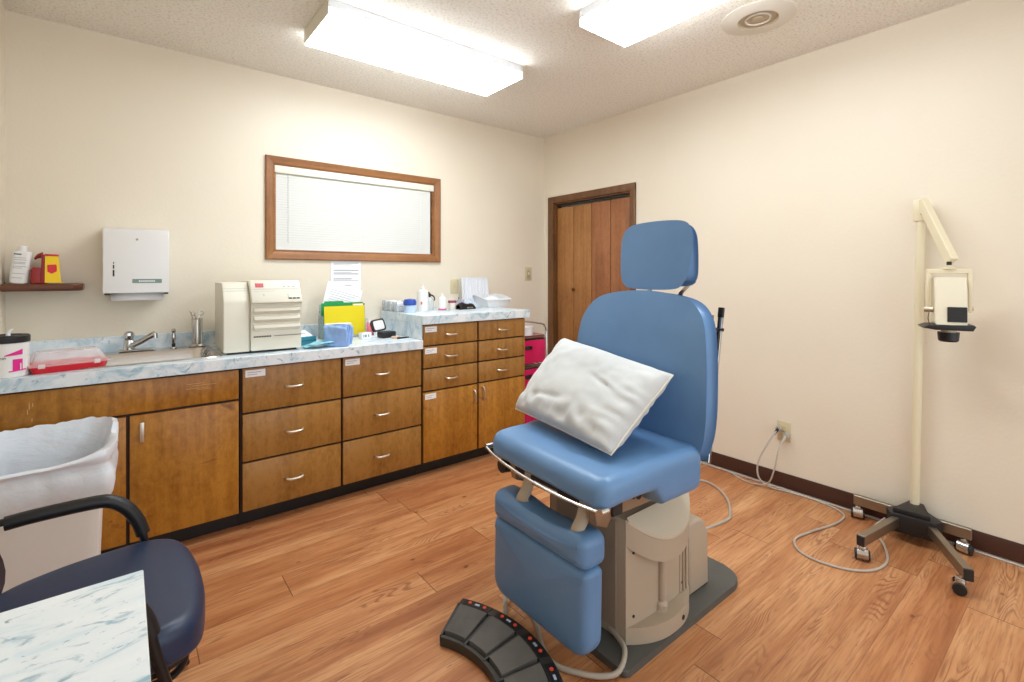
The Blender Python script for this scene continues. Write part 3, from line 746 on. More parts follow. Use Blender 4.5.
MB().lathe([(0, .012), (.03, .012), (.0305, .016), (.0305, .085), (.026, .096), (.014, .1), (0, .1)], seg=26).build('body', WHITE, b3)
MB().lathe([(0, 0), (.03, 0), (.0315, .003), (.0315, .012), (0, .012)], seg=26).build('pink_base', simple('pink_band', rgb(214, 96, 130), .5), b3)
MB().lathe([(.014, .1), (.013, .114), (.006, .118), (.005, .13), (0, .131)], seg=18).build('cap', WHITE, b3)
b4 = thing('ointment_jar', 'small white jar with maroon lid, right of the pink-based bottle', 'jar', (1.965, 3.18, ZU))
MB().lathe([(0, 0), (.029, 0), (.031, .004), (.031, .05), (0, .05)], seg=26).build('jar', simple('cream_jar', rgb(240, 230, 216), .4), b4)
MB().lathe([(.0325, .05), (.033, .053), (.033, .064), (.03, .067), (0, .067)], seg=26).build('lid', simple('maroon_lid', rgb(150, 72, 98), .4), b4)
b5 = thing('syringe_cup', 'lilac-grey cup between the maroon-lidded jar and the rack', 'cup', (2.06, 3.21, ZU))
MB().lathe([(0, 0), (.024, 0), (.03, .07), (.028, .07), (.022, .004), (0, .004)], seg=24).build('cup', simple('lilac_plastic', rgb(196, 196, 214), .35), b5)
MB().tube([(-.01, 0, .006), (-.02, -.004, .09)], .004, 6, False).build('tongue_blade', simple('purple_grey', rgb(120, 100, 128), .5), b5)
bk = thing('black_pouch', 'black zip pouch lying open in front of the white ribbed rack', 'pouch', (1.985, 3.09, ZU), R(8))
def pch(u, v):
    x = u*.155; 
    return (x, .075*v, .004+.036*math.sin(PI*min(1, v*1.0))*(.5+.5*math.sin(PI*(u*.9+.1)))*(1+.2*math.sin(u*8))+.010*math.sin(PI*v))
m = MB().grid(16, 10, pch); m.box(0.0, 0, 0, .155, .075, .005, .002, 1); m.build('pouch_body', BLACK, bk)
MB().box(.065, -.0015, .006, .125, .004, .017, .002, 1).build('zip_strip', ALU, bk)
rk = thing('glove_rack', 'white ribbed plastic rack leaning on the wall behind the bin', 'rack', (2.165, 3.335, ZU+.008), R(2))
rk.rotation_euler[0] = R(-7)
m = MB(); m.box(0, 0, 0, .27, .006, .235, .002, 1); m.box(0, -.02, 0, .27, .0, .006); m.box(0, -.006, .223, .27, 0, .235, .001, 1); m.box(0, -.006, 0, .010, 0, .235); m.box(.26, -.006, 0, .27, 0, .235)
for k in range(7): m.box(.022+k*.034, -.008, .006, .029+k*.034, 0, .225, .001, 1)
m.build('ribbed_panel', simple('rack_white', rgb(228, 230, 236), .4), rk)
bl1 = tag(MB().grid(14, 10, lambda u, v: (.165*u, .1*v, .004+.06*math.sin(PI*u)*math.sin(PI*v)+.02*mnoise.noise(Vector((u*4, v*4, 7)))*math.sin(PI*u)*math.sin(PI*v))).build('plastic_bag', m_clear('blue_white_film', rgb(206, 218, 234), .7, .25), None, (2.085, 3.17, ZU+.001), R(4)), 'crumpled bluish plastic bag heaped against the white bin', 'bag')
bn = thing('storage_bin', 'open-front white plastic bin at the right end of the raised worktop', 'bin', (2.28, 3.14, ZU), R(-3))
m = MB()
pt = [(0, 0), (.20, 0), (.215, .105), (.20, .105), (.03, .040), (-.010, .040)]
ol = [rrect(0, 0, .20, .21, .012), rrect(-.02, -.012, .22, .222, .014), rrect(-.026, -.018, .226, .228, .016), rrect(-.016, -.008, .216, .218, .013), rrect(.006, .006, .194, .204, .01)]
def oz(p, z): return z
V = []
for o, z in zip(ol, (.001, .10, .092, .1, .004)):
    q = even(o, 64); V.append([m.bm.verts.new((p[0], p[1], z*(1 if z < .01 else (.66+.34*min(1, max(0, (p[1]+.02)/.16)))))) for p in q])
for A, B in zip(V, V[1:]):
    for i in range(64): m.face([A[i], A[(i+1) % 64], B[(i+1) % 64], B[i]])
m.face(V[0][::-1]); m.face(V[-1]); m.build('bin_body', m_clear('bin_plastic', rgb(238, 240, 242), .82, .3), bn)
m = MB().grid(14, 12, lambda u, v: (.012+.176*u, .015+.17*v, .012+.075*math.sin(PI*u)**.6*math.sin(PI*v)**.6+.01*mnoise.noise(Vector((u*4, v*4, 2))))); m.build('bin_contents', PAPER, bn)

# ------------------------------------------------ wall fittings
def plate(name, label, cat, loc, rz, kind):
    p = thing(name, label, cat, loc, rz)
    MB().box(-.038, -.006, -.06, .038, 0, .06, .003, 2).build('cover_plate', IVORY, p)
    if kind == 'switch':
        MB().box(-.006, -.014, -.008, .006, -.005, .014, .002, 1).build('toggle', CREAM, p)
        MB().box(-.017, -.0075, -.034, .017, -.0055, .034, .001, 1).build('insert', simple('ivory_dark', rgb(180, 166, 130), .4), p)
    else:
        for z in (-.021, .021):
            MB().prism(rrect(-.017, z-.015, .017, z+.015, .010), 0, .003, lambda a, b, h: (a, -.0055-h, b)).build('socket', IVORY, p)
    for z in ((-.045, .045) if kind == 'switch' else (0,)):
        MB().cyl((0, -.0055, z), (0, -.0075, z), .0035, seg=10).build('screw', ALU, p)
    return p
plate('light_switch', 'ivory light switch on the back wall near the corner', 'switch', (2.93, YB, 1.31), 0, 'switch')
plate('wall_socket', 'ivory socket on the back wall above the white bottles', 'socket', (2.128, YB, 1.205), 0, 'socket')
plate('wall_outlet', 'ivory outlet low on the right wall with two grey plugs in it', 'outlet', (XR, 1.262, .352), R(-90), 'outlet')

td = thing('towel_dispenser', 'white enamel paper towel dispenser on the wall above the sink', 'dispenser', (-.083, YB, 1.205))
TW = .283; TH = .345; TD = .133
m = MB(); P = [(-TD, .0), (0, .0), (0, TH), (-TD+.03, TH), (-TD+.008, TH-.008), (-TD, TH-.03)]
MB().prism(P, 0, TW, lambda a, b, h: (h, a, b), .006).build('housing', WHITEM, td)
MB().box(.008, -TD+.004, -.010, .03, -.01, 0.0).build('hinge_block', BLACK, td); MB().box(TW-.02, -TD+.004, -.010, TW-.004, -.01, 0.0).build('hinge_block', BLACK, td)
for (z0_, z1_, w_) in ((.088, .122, .0075), (.128, .148, .006), (.154, .164, .004)):
    MB().box(.045-w_/2, -TD-.0006, z0_, .045+w_/2, -TD+.001, z1_).build('sight_slot', INKD, td)
o = MB().box(.122, -TD-.0012, .052, .25, -TD, .074, .0004, 1).build('instruction_label', simple('label_green_grey', rgb(124, 146, 140), .45), td)
m = MB()
for k in range(8): m.box(.15+k*.009, -TD-.0016, .058, .156+k*.009, -TD-.0012, .067)
m.build('label_print', PAPER, o)
MB().cyl((.142, -TD-.001, .285), (.142, -TD, .285), .006, seg=14).build('lock', ALU, td)
MB().grid(1, 8, lambda u, v: (.034+u*.222, -TD+.035+.03*v*v-.006, -.042+.045*v)).build('paper_towel', PAPER, td).modifiers.new('s', 'SOLIDIFY').thickness = .004

sh = tag(MB().prism([(0, 0), (.292, 0), (.292, -.115), (.257, -.15), (0, -.15)], 0, .036, None, .009).build('wall_shelf', WSHELF, None, (XL, YB, 1.221)), 'dark brown wooden shelf in the back left corner above the canister', 'shelf')
wb = thing('white_bottle', 'white bottle with printed text on the corner shelf', 'bottle', (-.392, 3.31, 1.260), R(0)); wb.rotation_euler[1] = R(5)
MB().prism(rrect(-.034, -.018, .034, .018, .016), 0, .155, None, .006).build('body', WHITE, wb)
MB().lathe([(.017, .155), (.017, .178), (.014, .182), (0, .182)], seg=20).build('cap', WHITE, wb)
m = MB(); m.box(-.026, -.0188, .137, .0, -.018, .1425); m.build('title_print', INKD, wb)
m = MB()
for k, (z, l) in enumerate(((.122, .04), (.112, .045), (.1, .042), (.094, .04), (.08, .046), (.072, .03), (.046, .045), (.025, .035))): m.box(-.024, -.0188, z, -.024+l, -.018, z+.0022)
m.build('small_print', INK, wb)
sb = thing('sharps_container', 'red sharps container with yellow warning label on the corner shelf', 'container', (-.348, 3.335, 1.258), R(0)); sb.scale = (.70, 1, 1)
MB().prism([(.0, 0), (.058, 0), (.058, .075), (.012, .08), (.0, .065)], -.055, .055, lambda a, b, h: (a, h, b), .004).build('body', REDD, sb)
MB().prism([(.05, 0), (.078, 0), (.070, .142), (.055, .142)], -.06, .058, lambda a, b, h: (a, h, b), .003).build('backplate', REDD, sb)
MB().tube([(.015, -.02, .12), (.035, -.02, .135), (.06, -.02, .14)], [.005+.0007*k for k in range(17)], 10).build('hooked_flap', REDD, sb)
o = MB().prism([(.072, .004), (.155, .004), (.143, .134), (.074, .138)], -.062, -.05, lambda a, b, h: (a, h, b)).build('yellow_label', YEL, sb)
MB().prism([(.085, .092), (.13, .094), (.134, .085), (.134, .06), (.108, .048), (.086, .058)], -.0635, -.0621, lambda a, b, h: (a, h, b)).build('warning_mark', RED, o)
MB().prism([(.070, .135), (.143, .133), (.143, .143), (.072, .145)], -.062, -.048, lambda a, b, h: (a, h, b)).build('red_rim', RED, sb)
MB().box(.155-.002, -.05, .0, .156, .04, .01).build('foot_edge', YEL, sb)

# ------------------------------------------------ pink drawer cart
ct = thing('drawer_cart', 'chrome wire cart with bright pink fabric drawers at the end of the cabinets', 'cart', (2.415, 2.96, 0))
CW, CD = .325, .38
m = MB()
for x in (0, CW):
    for y in (0, CD): m.tube([(x, y, 0.02), (x, y, .84 if y == 0 else .895)], .0075, 8, False)
    m.tube([(x, 0, .84), (x, .02, .875), (x, .07, .893), (x, CD, .895)], .0075, 8)
for z in (.07, .315, .335, .555, .57, .79, .805): m.tube([(0, 0, z), (CW, 0, z)], .005, 6, False); m.tube([(0, CD, z), (CW, CD, z)], .005, 6, False); m.tube([(CW, 0, z), (CW, CD, z)], .005, 6, False); m.tube([(0, 0, z), (0, CD, z)], .005, 6, False)
m.tube([(0, CD, .895), (CW, CD, .895)], .0075, 8, False)
m.build('frame', CHROME, ct)
MB().box(.004, .004, .792, CW-.004, CD-.004, .803).build('top_tray', simple('pink_tray', rgb(190, 120, 134), .4), ct)
for (z0_, z1_) in ((.585, .772), (.35, .54), (.085, .30)):
    o = MB().box(.012, -.004, z0_, CW-.014, CD-.02, z1_, .004, 2).build('fabric_drawer', PINKD, ct)
    MB().prism(rrect(.09, z1_-.075, .165, z1_-.043, .014), 0, .006, lambda a, b, h: (a, -.005-h, b), .002).build('pull_tab', BLACK, o)
    MB().box(.014, -.002, z1_, CW-.016, CD-.03, z1_+.01).build('rim', BLACK, o)
cp = thing('white_tub', 'white lidded tub on top of the pink drawer cart', 'tub', (2.60, 3.05, .804))
MB().lathe([(0, 0), (.052, 0), (.056, .06), (0, .06)], seg=28).build('tub', WHITE, cp)
MB().lathe([(.059, .058), (.06, .07), (.056, .074), (0, .075)], seg=28).build('lid', WHITEM, cp)

# ================================================================== CEILING
def fixture(label, x0, y0, x1, y1):
    f = thing('ceiling_light', label, 'ceiling light', (x0, y0, ZC), 0, 'fluorescent ceiling lights'); w, d = x1-x0, y1-y0
    MB().box(.004, .004, -.042, w-.004, d-.004, 0, .002, 1).build('housing', simple('lamp_housing_white', rgb(222, 224, 230), .4), f)
    m = MB(); P = rrect(0, 0, w, d, .008, 3)
    m.cushion(P, -.082, -.043, .012, 0, 0, seg=3, rings=2, rb=.006); m.build('diffuser', LAMP, f)
    for a in (0, 1):
        if w > d: MB().box(-.002 if a == 0 else w-.004, 0.002, -.078, .004 if a == 0 else w+.002, d-.002, -.002, .001, 1).build('end_cap', CREAM, f)
        else: MB().box(0.002, -.002 if a == 0 else d-.004, -.078, w-.002, .004 if a == 0 else d+.002, -.002, .001, 1).build('end_cap', WHITE, f)
fixture('long fluorescent ceiling light parallel to the cabinet wall, above the counter', .750, 2.305, 1.935, 2.695)
fixture('fluorescent ceiling light nearer the right wall, cut off by the top edge', 1.745, .44, 2.097, 1.648)
spk = thing('ceiling_speaker', 'round white speaker grille set in the ceiling near the right wall', 'speaker', (2.505, 1.135, ZC))
MB().lathe([(.172, 0), (.172, -.004), (.165, -.007), (.11, -.010), (.100, -.014), (.094, -.014)], seg=56).build('trim_ring', simple('speaker_white', rgb(222, 216, 204), .6), spk)
MB().lathe([(.094, -.014), (.090, -.008), (.088, -.003), (.06, -.003), (.058, -.008), (.054, -.008), (.052, -.003), (.03, -.003), (.028, -.009), (.02, -.012), (0, -.013)], seg=56).build('cone', simple('speaker_tan', rgb(184, 168, 142), .6), spk)
MB().lathe([(.062, -.004), (.060, -.010), (.054, -.010), (.052, -.004)], seg=56).build('inner_ring', simple('speaker_white', rgb(222, 216, 204), .6), spk)

# ================================================================== EXAM CHAIR
ch = thing('exam_chair', 'blue vinyl powered medical exam chair with headrest on taupe pedestal', 'exam chair', (1.40, 1.245, 0), 0)
RZ = Matrix.Rotation(R(-3), 4, 'Z')
MB().prism(rrect(-.145, -.262, .665, .262, (.02, .10, .10, .02), 8), .0, .026, None, .006).build('base_plate', PLATE, ch)
# pedestal body
PX0, PX1 = -.052, .335
pd = MB(); pd.box(PX0, -.188, .027, PX1, .188, .455, .006, 2); pedo = pd.build('pedestal', TAUPE, ch)
MB().box(PX0-.004, -.150, .06, PX0-.0005, .150, .44, .002, 1).build('front_cover', simple('taupe_cover', rgb(158, 142, 124), .55), pedo)
def dpanel(sgn):
    # bowed side cover with slanting top, recess and central rib
    N = 20
    def bulge(x, z=0):
        t = (x-PX0)/(PX1-PX0)*2-1; t = max(-1, min(1, t))
        return .072*(1-abs(t)**2.3)
    body = MB()
    xs = [PX0+(PX1-PX0)*i/N for i in range(N+1)]
    def ztop(x): return .452-1.05*bulge(x)
    def P(x, off, z): return (x, sgn*(.189+off), z)
    # outer skirt bottom band, top band and slanted top
    def band(zf0, zf1, k0, k1):
        body.grid(N, 3, lambda u, v: P(PX0+(PX1-PX0)*u, bulge(PX0+(PX1-PX0)*u)*(k0+(k1-k0)*v), zf0(PX0+(PX1-PX0)*u)+(zf1(PX0+(PX1-PX0)*u)-zf0(PX0+(PX1-PX0)*u))*v))
    band(lambda x: .028, lambda x: .085, 1, 1)
    band(lambda x: ztop(x)-.085, lambda x: ztop(x)-.006, 1, 1)
    band(lambda x: ztop(x)-.006, lambda x: ztop(x), 1, .95)
    # top D (slanting lid)
    body.grid(N, 6, lambda u, v: P(PX0+(PX1-PX0)*u, bulge(PX0+(PX1-PX0)*u)*.95*(1-v), ztop(PX0+(PX1-PX0)*u)+(.457-ztop(PX0+(PX1-PX0)*u))*v))
    lid = MB(); lid.grid(N, 8, lambda u, v: P(PX0+.006+(PX1-PX0-.012)*u, (bulge(PX0+(PX1-PX0)*u)+.006)*(1-v), ztop(PX0+(PX1-PX0)*u)+.006+(.464-ztop(PX0+(PX1-PX0)*u)-.006)*v))
    lid.grid(N, 2, lambda u, v: P(PX0+.006+(PX1-PX0-.012)*u, bulge(PX0+(PX1-PX0)*u)+.006, ztop(PX0+(PX1-PX0)*u)+.006-.012*v))
    lid.build('side_cover_lid', simple('light_taupe_lid', rgb(196, 184, 164), .45, bump=.15, bscale=500), ch, ang=25)
    # ledge on top of bottom band and underside of the top band
    body.grid(N, 2, lambda u, v: P(PX0+(PX1-PX0)*u, bulge(PX0+(PX1-PX0)*u)*(1-v*.86), .085+.0*v))
    body.grid(N, 2, lambda u, v: P(PX0+(PX1-PX0)*u, bulge(PX0+(PX1-PX0)*u)*(1-v*.7), ztop(PX0+(PX1-PX0)*u)-.085))
    # recessed wall
    body.grid(N, 2, lambda u, v: P(PX0+(PX1-PX0)*u, bulge(PX0+(PX1-PX0)*u)*.22, .085+(ztop(PX0+(PX1-PX0)*u)-.170)*v+.0))
    # verticals at the ends
    body.build('side_cover', TAUPE, ch, ang=30)
    for (x, w_, r_) in ((.13, .014, .012),):
        MB().tube([P(x, .012, .07), P(x, .020, .12), P(x, .022, .2), P(x, .026, .33), P(x, .034, .375)], [.034]*3+[.024]*3+[.015]*30, 12, True, 6).build('centre_rib', TAUPE, ch)
    for x in (.262, .285, .305):
        MB().tube([P(x, .012 if x > .1 else .014, .088), P(x, .010 if x > .1 else .014, .36)], .0045 if x > .1 else .004, 8, False).build('side_bead', TAUPE, ch)
    for (x, z) in ((PX0+.035, .335), (PX0+.035, .115), (.272, .12)):
        MB().cyl(P(x, bulge(x)*.22-.002, z), P(x, bulge(x)*.22+.003, z), .005, seg=10).build('screw', BLACK, ch)
    MB().cyl(P(.19, .03, .055), P(.19, .071, .055), .009, seg=12).build('plug_hole', BLACK, ch)
dpanel(-1); dpanel(1)
# rear motor housing
MB().prism([(.345, .027), (.492, .027), (.488, .235), (.470, .285), (.435, .312), (.345, .315)], -.19, .19, lambda a, b, h: (a, h, b), .014).build('motor_housing', TAUPE, ch)
# lift column + carriage frame
m = MB(); m.box(-.02, -.15, .455, .30, .15, .535, .004, 1); m.build('carriage', TAUPED, ch)
for sgn in (-1, 1):
    m = MB(); y = sgn*.215
    m.box(-.20, y-.013, .512, .16, y+.013, .578, .003, 1)
    m.xf(RZ); m.build('side_rail', ALU, ch)
    m = MB(); m.prism([(-.222, .507), (-.175, .487), (-.155, .515), (-.155, .58), (-.235, .58)], y-.016, y+.016, lambda a, b, h: (a, h, b), .003); m.xf(RZ); m.build('hinge_plate', ALU, ch)
    m = MB(); m.box(-.155, y+sgn*.012, .515, -.105, y+sgn*.022, .56, .004, 1); m.cyl((-.02, y+sgn*.012, .548), (-.02, y+sgn*.017, .548), .011, seg=16); m.cyl((-.045, y+sgn*.012, .55), (-.045, y+sgn*.016, .55), .006, seg=12); m.xf(RZ); m.build('pivot_bolt', BLACK, ch)
m = MB(); m.box(-.17, -.2, .53, .22, .2, .585, .004, 1); m.xf(RZ); m.build('seat_pan', BLACK, ch)
# seat cushion
SO = rrect(-.278, -.312, .290, .312, (.05, .11, .11, .05), 9)
def seatf(a, b, h):
    z = h
    if h < .64:   # underside drops at the rear
        k = min(1, max(0, (a+.03)/.035)); z = h-.058*k*k*(3-2*k)*min(1, (.64-h)/.03)
    k2 = min(1, max(0, (-a-.17)/.11)); z -= .012*k2*k2      # waterfall front
    z += .012*max(0, (abs(b)-.18)/.13)**2*(1 if a > -.1 else .4)*(1 if h > .65 else 0)
    return tuple(RZ @ Vector((a, b, z)))
m = MB(); m.cushion(SO, .592, .683, .042, .004, 0, seatf, 7, 8, .03); m.build('seat_cushion', VINYL, ch, ang=60)
# backrest (outline in y,z) face looks to -x
BO = smooth_outline([(-.25, .625), (-.30, .68), (-.320, .78), (-.320, .92), (-.308, 1.04), (-.288, 1.115), (-.235, 1.168), (-.13, 1.192), (0, 1.200), (.13, 1.192), (.235, 1.168), (.288, 1.115), (.308, 1.04), (.320, .92), (.320, .78), (.30, .68), (.25, .625), (.0, .60)], 5)
def backf(a, b, h):
    # a = -y, b = z, h = depth outwards (towards -x)
    x = .300+(b-.62)*.07-h+.022*max(0, (b-1.05)/.18)**2
    x += -.012*math.sin(PI*min(1, max(0, (b-.65)/.5)))+.012*(1-(a/.32)**2)*(1 if h > .04 else 0)
    return tuple(RZ @ Vector((x, -a*.945+.008, b)))
m = MB(); m.cushion(BO, .0, .082, .036, .0, 0, backf, 7, 8, .028); m.build('backrest', VINYL, ch, ang=60)
m = MB(); m.prism(rrect(-.24, .68, .24, 1.12, .06), 0, .012, lambda a, b, h: tuple(RZ @ Vector((.302+(b-.62)*.075+h, a, b))), .003); m.build('back_shell', TAUPED, ch)
# headrest
HO = smooth_outline([(-.130, 1.290), (-.141, 1.33), (-.148, 1.42), (-.144, 1.466), (-.116, 1.488), (0, 1.495), (.116, 1.488), (.144, 1.466), (.148, 1.42), (.141, 1.33), (.130, 1.290), (.104, 1.276), (0, 1.272), (-.104, 1.276)], 5)
def headf(a, b, h):
    t = (b-1.272)/.24
    x = .338+.030*t+(.112-h)*(.88-.58*t)
    return tuple(RZ @ Vector((x, -a, b)))
m = MB(); m.cushion(HO, 0, .112, .034, .0, 0, headf, 6, 6, .022); m.build('headrest', VINYL, ch, ang=60)
for y in (-.085, .085):
    m = MB()
    for p, q in (((.345, y, 1.10), (.425, y, 1.226)), ((.425, y, 1.226), (.495, y, 1.272)), ((.495, y, 1.272), (.442, y*.8, 1.345))):
        p, q = Vector(p), Vector(q); d = (q-p).normalized(); n = Vector((0, 1, 0)).cross(d)
        Mx = MX(*p, d, (0, 1, 0)); m.box(-.004, -.010, -.003, (q-p).length+.004, .010, .003, .001, 1, Mx)
    m.cyl((.495, y-.016, 1.272), (.495, y+.016, 1.272), .008, seg=14)
    m.xf(RZ); m.build('headrest_bar', ALU, ch)
# chart/arm rail on the right of the backrest
m = MB(); A, B = Vector((.512, -.232, 1.155)), Vector((.40, -.232, .56)); d = (B-A).normalized()
Mx = MX(*A, d, (0, 1, 0)); L = (B-A).length
m.box(0, -.010, -.006, L, -.001, .006, .001, 1, Mx); m.mi = 1; m.box(0.01, .0, -.006, L-.03, .009, .006, .001, 1, Mx); m.box(-.012, -.011, -.008, .03, .011, .008, .003, 2, Mx)
for t in (.13, .72):
    q = A+d*L*t; m.cyl(tuple(q), tuple(q+Vector((-.13, .0, -.0))), .005, seg=10); m.cyl(tuple(q+Vector((0, -.016, 0))), tuple(q+Vector((0, .014, 0))), .007, seg=12)
m.mi = 0; m.box(L-.07, -.013, -.009, L, .013, .009, .002, 1, Mx); m.build('accessory_rail', [CHROME, BLACKM], ch)
m = MB().box(.40, -.235, 1.08, .45, -.22, 1.14, .002, 1).build('rail_bracket', ALU, ch)
# leg rest: roll + calf pad
def legf(x0): 
    return lambda a, b, h: (x0-h, -a, b)
def roundcorner(y0, z0, y1, z1, r): return rrect(y0, z0, y1, z1, r, 7)
m = MB(); LO = roundcorner(-.270, .084, .222, .370, (.07, .07, .02, .02)); m.cushion([(a, b) for a, b in LO], 0, .085, .036, .008, 0, lambda a, b, h: (-.200-h-.02*(.388-b), -a, b), 6, 6, .02); m.build('calf_pad', VINYL, ch, ang=60)
m = MB(); LO = roundcorner(-.272, .362, .216, .474, .035)
def rollf(a, b, h):
    return (-.175-h, -a, b-.02*math.sin(PI*min(1, max(0, (a+.16)/.3)))*max(0, (b-.42)/.056)*(1 if h < .09 else .5))
m.cushion(LO, 0, .115, .042, .004, 0, rollf, 6, 6, .03); m.build('knee_roll', VINYL, ch, ang=60)
for y in (.13, -.15):
    m = MB(); m.tube([(-.236, y, .455), (-.250, y, .472), (-.228, y, .50), (-.212, y, .54), (-.205, y, .59)], .010, 10, sy=2.2); m.build('leg_rest_arm', simple('arm_tan_metal', rgb(172, 154, 130), .4, spec=.6), ch)
m = MB(); m.box(-.215, -.12, .520, -.185, .17, .556, .004, 1); m.build('release_bar', BLACK, ch)
m = MB(); m.box(-.2155, -.02, .537, -.2148, .10, .541); m.build('bar_print', PAPER, ch)
m = MB(); m.cyl((-.235, .275, .545), (-.2, .275, .545), .026, .03, 20); m.cyl((-.2, .275, .545), (-.17, .275, .545), .015); m.build('tilt_knob', BLACK, ch)
m = MB(); m.box(-.20, .16, .53, -.17, .27, .565, .004, 1); m.build('knob_bracket', BLACK, ch)
m = MB(); m.tube([tuple(RZ @ Vector(p)) for p in ((-.282, .318, .612), (-.292, .24, .600), (-.298, .1, .590), (-.298, -.05, .586), (-.292, -.2, .588), (-.28, -.29, .592))], .0052, 8)
for p in ((-.283, .322, .613), (-.279, -.300, .593)): m.cyl(tuple(RZ @ Vector(p)), tuple(RZ @ (Vector(p)+Vector((.03, 0, 0)))), .011, seg=14)
m.build('front_rail', STEEL, ch)
# control cable behind the chair
m = MB(); m.tube([(2.70-1.4, 1.76-1.245, .02), (2.836-1.4, 1.649-1.245, .006), (2.832-1.4, 1.541-1.245, .006), (2.723-1.4, 1.408-1.245, .006), (2.565-1.4, 1.31-1.245, .006), (2.472-1.4, 1.289-1.245, .006), (2.2-1.4, 1.33-1.245, .01), (1.9-1.4, 1.33-1.245, .08)], .007, 8)
m.build('hose', simple('grey_cable', rgb(176, 166, 152), .5), ch)

# pillow
BLp, BRp, TRp, TLp = Vector((1.345, 1.645, .715)), Vector((1.245, 1.035, .715)), Vector((1.555, 1.01, .935)), Vector((1.588, 1.59, 1.004))
pl = thing('pillow', 'pale grey cotton pillow with piped edge leaning on the blue chair back', 'pillow', (1.42, 1.33, .70))
nrm = (BRp-BLp).cross(TLp-BLp).normalized()
if nrm.x > 0: nrm = -nrm
def pil(u, v, sgn):
    base = BLp.lerp(BRp, u).lerp(TLp.lerp(TRp, u), v)
    c = BLp.lerp(BRp, .5).lerp(TLp.lerp(TRp, .5), .5)
    eu, ev = 1-abs(2*u-1)**2.6, 1-abs(2*v-1)**2.6
    t = max(0, eu*ev)**.36
    # edges draw in between the corners
    base = c+(base-c)*(1+.012-.02*(1-abs(2*u-1)**2)*(abs(2*v-1)**3)-.02*(1-abs(2*v-1)**2)*(abs(2*u-1)**3))
    w = mnoise.noise(Vector((u*4, v*4, 1.5)))*.010+mnoise.noise(Vector((u*14, v*9, 5)))*.004*(abs(2*u-1)+abs(2*v-1))
    w += .0045*math.sin(46*v+9*u+3*mnoise.noise(Vector((u*5, v*5, 9))))*max(0, (u-.62)/.38)*math.exp(-((v-.5)/.33)**2)     # puckers along the right seam
    w += .026*mnoise.noise(Vector((u*11, v*7+u*3, 4)))*max(0, 1-v/.32)                # creases along the lower edge
    w -= .017*math.exp(-((v-(.62-.35*(u-.6)))/.022)**2)*max(0, 1-abs(u-.72)/.17)      # one long crease
    w -= .010*math.exp(-((v-(.22+.25*(u-.3)))/.03)**2)*max(0, 1-abs(u-.33)/.2)
    th = (.082 if sgn > 0 else .062)
    return tuple(base+nrm*sgn*(t*th+w*min(1, t*1.6))-Vector((1.42, 1.33, .70)))
m = MB(); m.grid(60, 44, lambda u, v: pil(u, v, 1)); m.grid(60, 44, lambda u, v: pil(u, v, -1))
bmesh.ops.remove_doubles(m.bm, verts=m.bm.verts, dist=.0004)
m.build('cover', PILLOW, pl, ang=80)
edge = [pil(t/24, 0, 1) for t in range(24)]+[pil(1, t/18, 1) for t in range(18)]+[pil(1-t/24, 1, 1) for t in range(24)]+[pil(0, 1-t/18, 1) for t in range(19)]
MB().tube(edge, .0032, 6, False).build('piping', simple('piping_cream', rgb(222, 216, 202), .8), pl)

# ================================================================== FOOT CONTROL
fc = thing('foot_control', 'curved black foot control with rubber pedals on the floor before the chair', 'foot control', (.588, 1.301, 0))
RO, RI = .523, .335; A0, A1 = R(-49.5), R(33)
def arc(r0, r1, a0, a1, z0, z1, mb, n=8, z1o=None, bev=.0):
    z1o = z1 if z1o is None else z1o
    V = []
    for i in range(n+1):
        a = a0+(a1-a0)*i/n; c, s = math.cos(a), math.sin(a)
        V.append([mb.bm.verts.new(p) for p in ((r0*c, r0*s, z0), (r1*c, r1*s, z0), (r1*c, r1*s, z1o), (r0*c, r0*s, z1))])
    for A, B in zip(V, V[1:]):
        for k in range(4): mb.face([A[k], A[(k+1) % 4], B[(k+1) % 4], B[k]])
    mb.face(V[0]); mb.face(V[-1][::-1])
fcol = simple('foot_control_black', rgb(52, 50, 46), .5, bump=.15)
m = MB(); arc(RI, RO, A0, A1, .002, .022, m, 40, .036); m.build('base', fcol, fc, ang=25)
m = MB(); arc(RI-.004, RI+.008, A0, A1, .002, .034, m, 40); arc(RO-.040, RO+.003, A0, A1, .01, .052, m, 40, .046)
for k in range(6):
    a = A0+(A1-A0)*k/5; arc(RI, RO-.03, a-.010, a+.010, .01, .036, m, 2, .05)
m.build('rim', fcol, fc, ang=25)
rub = simple('pedal_rubber', rgb(104, 100, 95), .85, bump=.5, bscale=120, var=.3)
dA = (A1-A0)/5
for k in range(5):
    a = A0+dA*k
    m = MB(); arc(RI+.018, RO-.046, a+.024, a+dA-.024, .016, .044, m, 6, .058); m.build('pedal', rub, fc, ang=25)
    m = MB(); arc(RO-.036, RO-.002, a+.03, a+dA-.03, .045, .0525, m, 6, .0495); m.build('button_strip', BLACK, fc, ang=25)
    for t in (.28, .72):
        aa = a+dA*t; rr = RO-.019; z = .051
        m = MB(); m.cyl((rr*math.cos(aa), rr*math.sin(aa), z-.002), (rr*math.cos(aa), rr*math.sin(aa), z+.0028), .0068, seg=12); m.build('arrow_button', simple('orange_button', rgb(226, 78, 52), .4), fc)
    aa = a+dA*.5; m = MB(); arc(RO-.024, RO-.016, aa-.018, aa+.018, .0515, .0535, m, 3); m.build('button_print', simple('strip_print', rgb(170, 186, 206), .5), fc, flat=True)
def F(x, y, z=.010): return (x-.588, y-1.301, z)
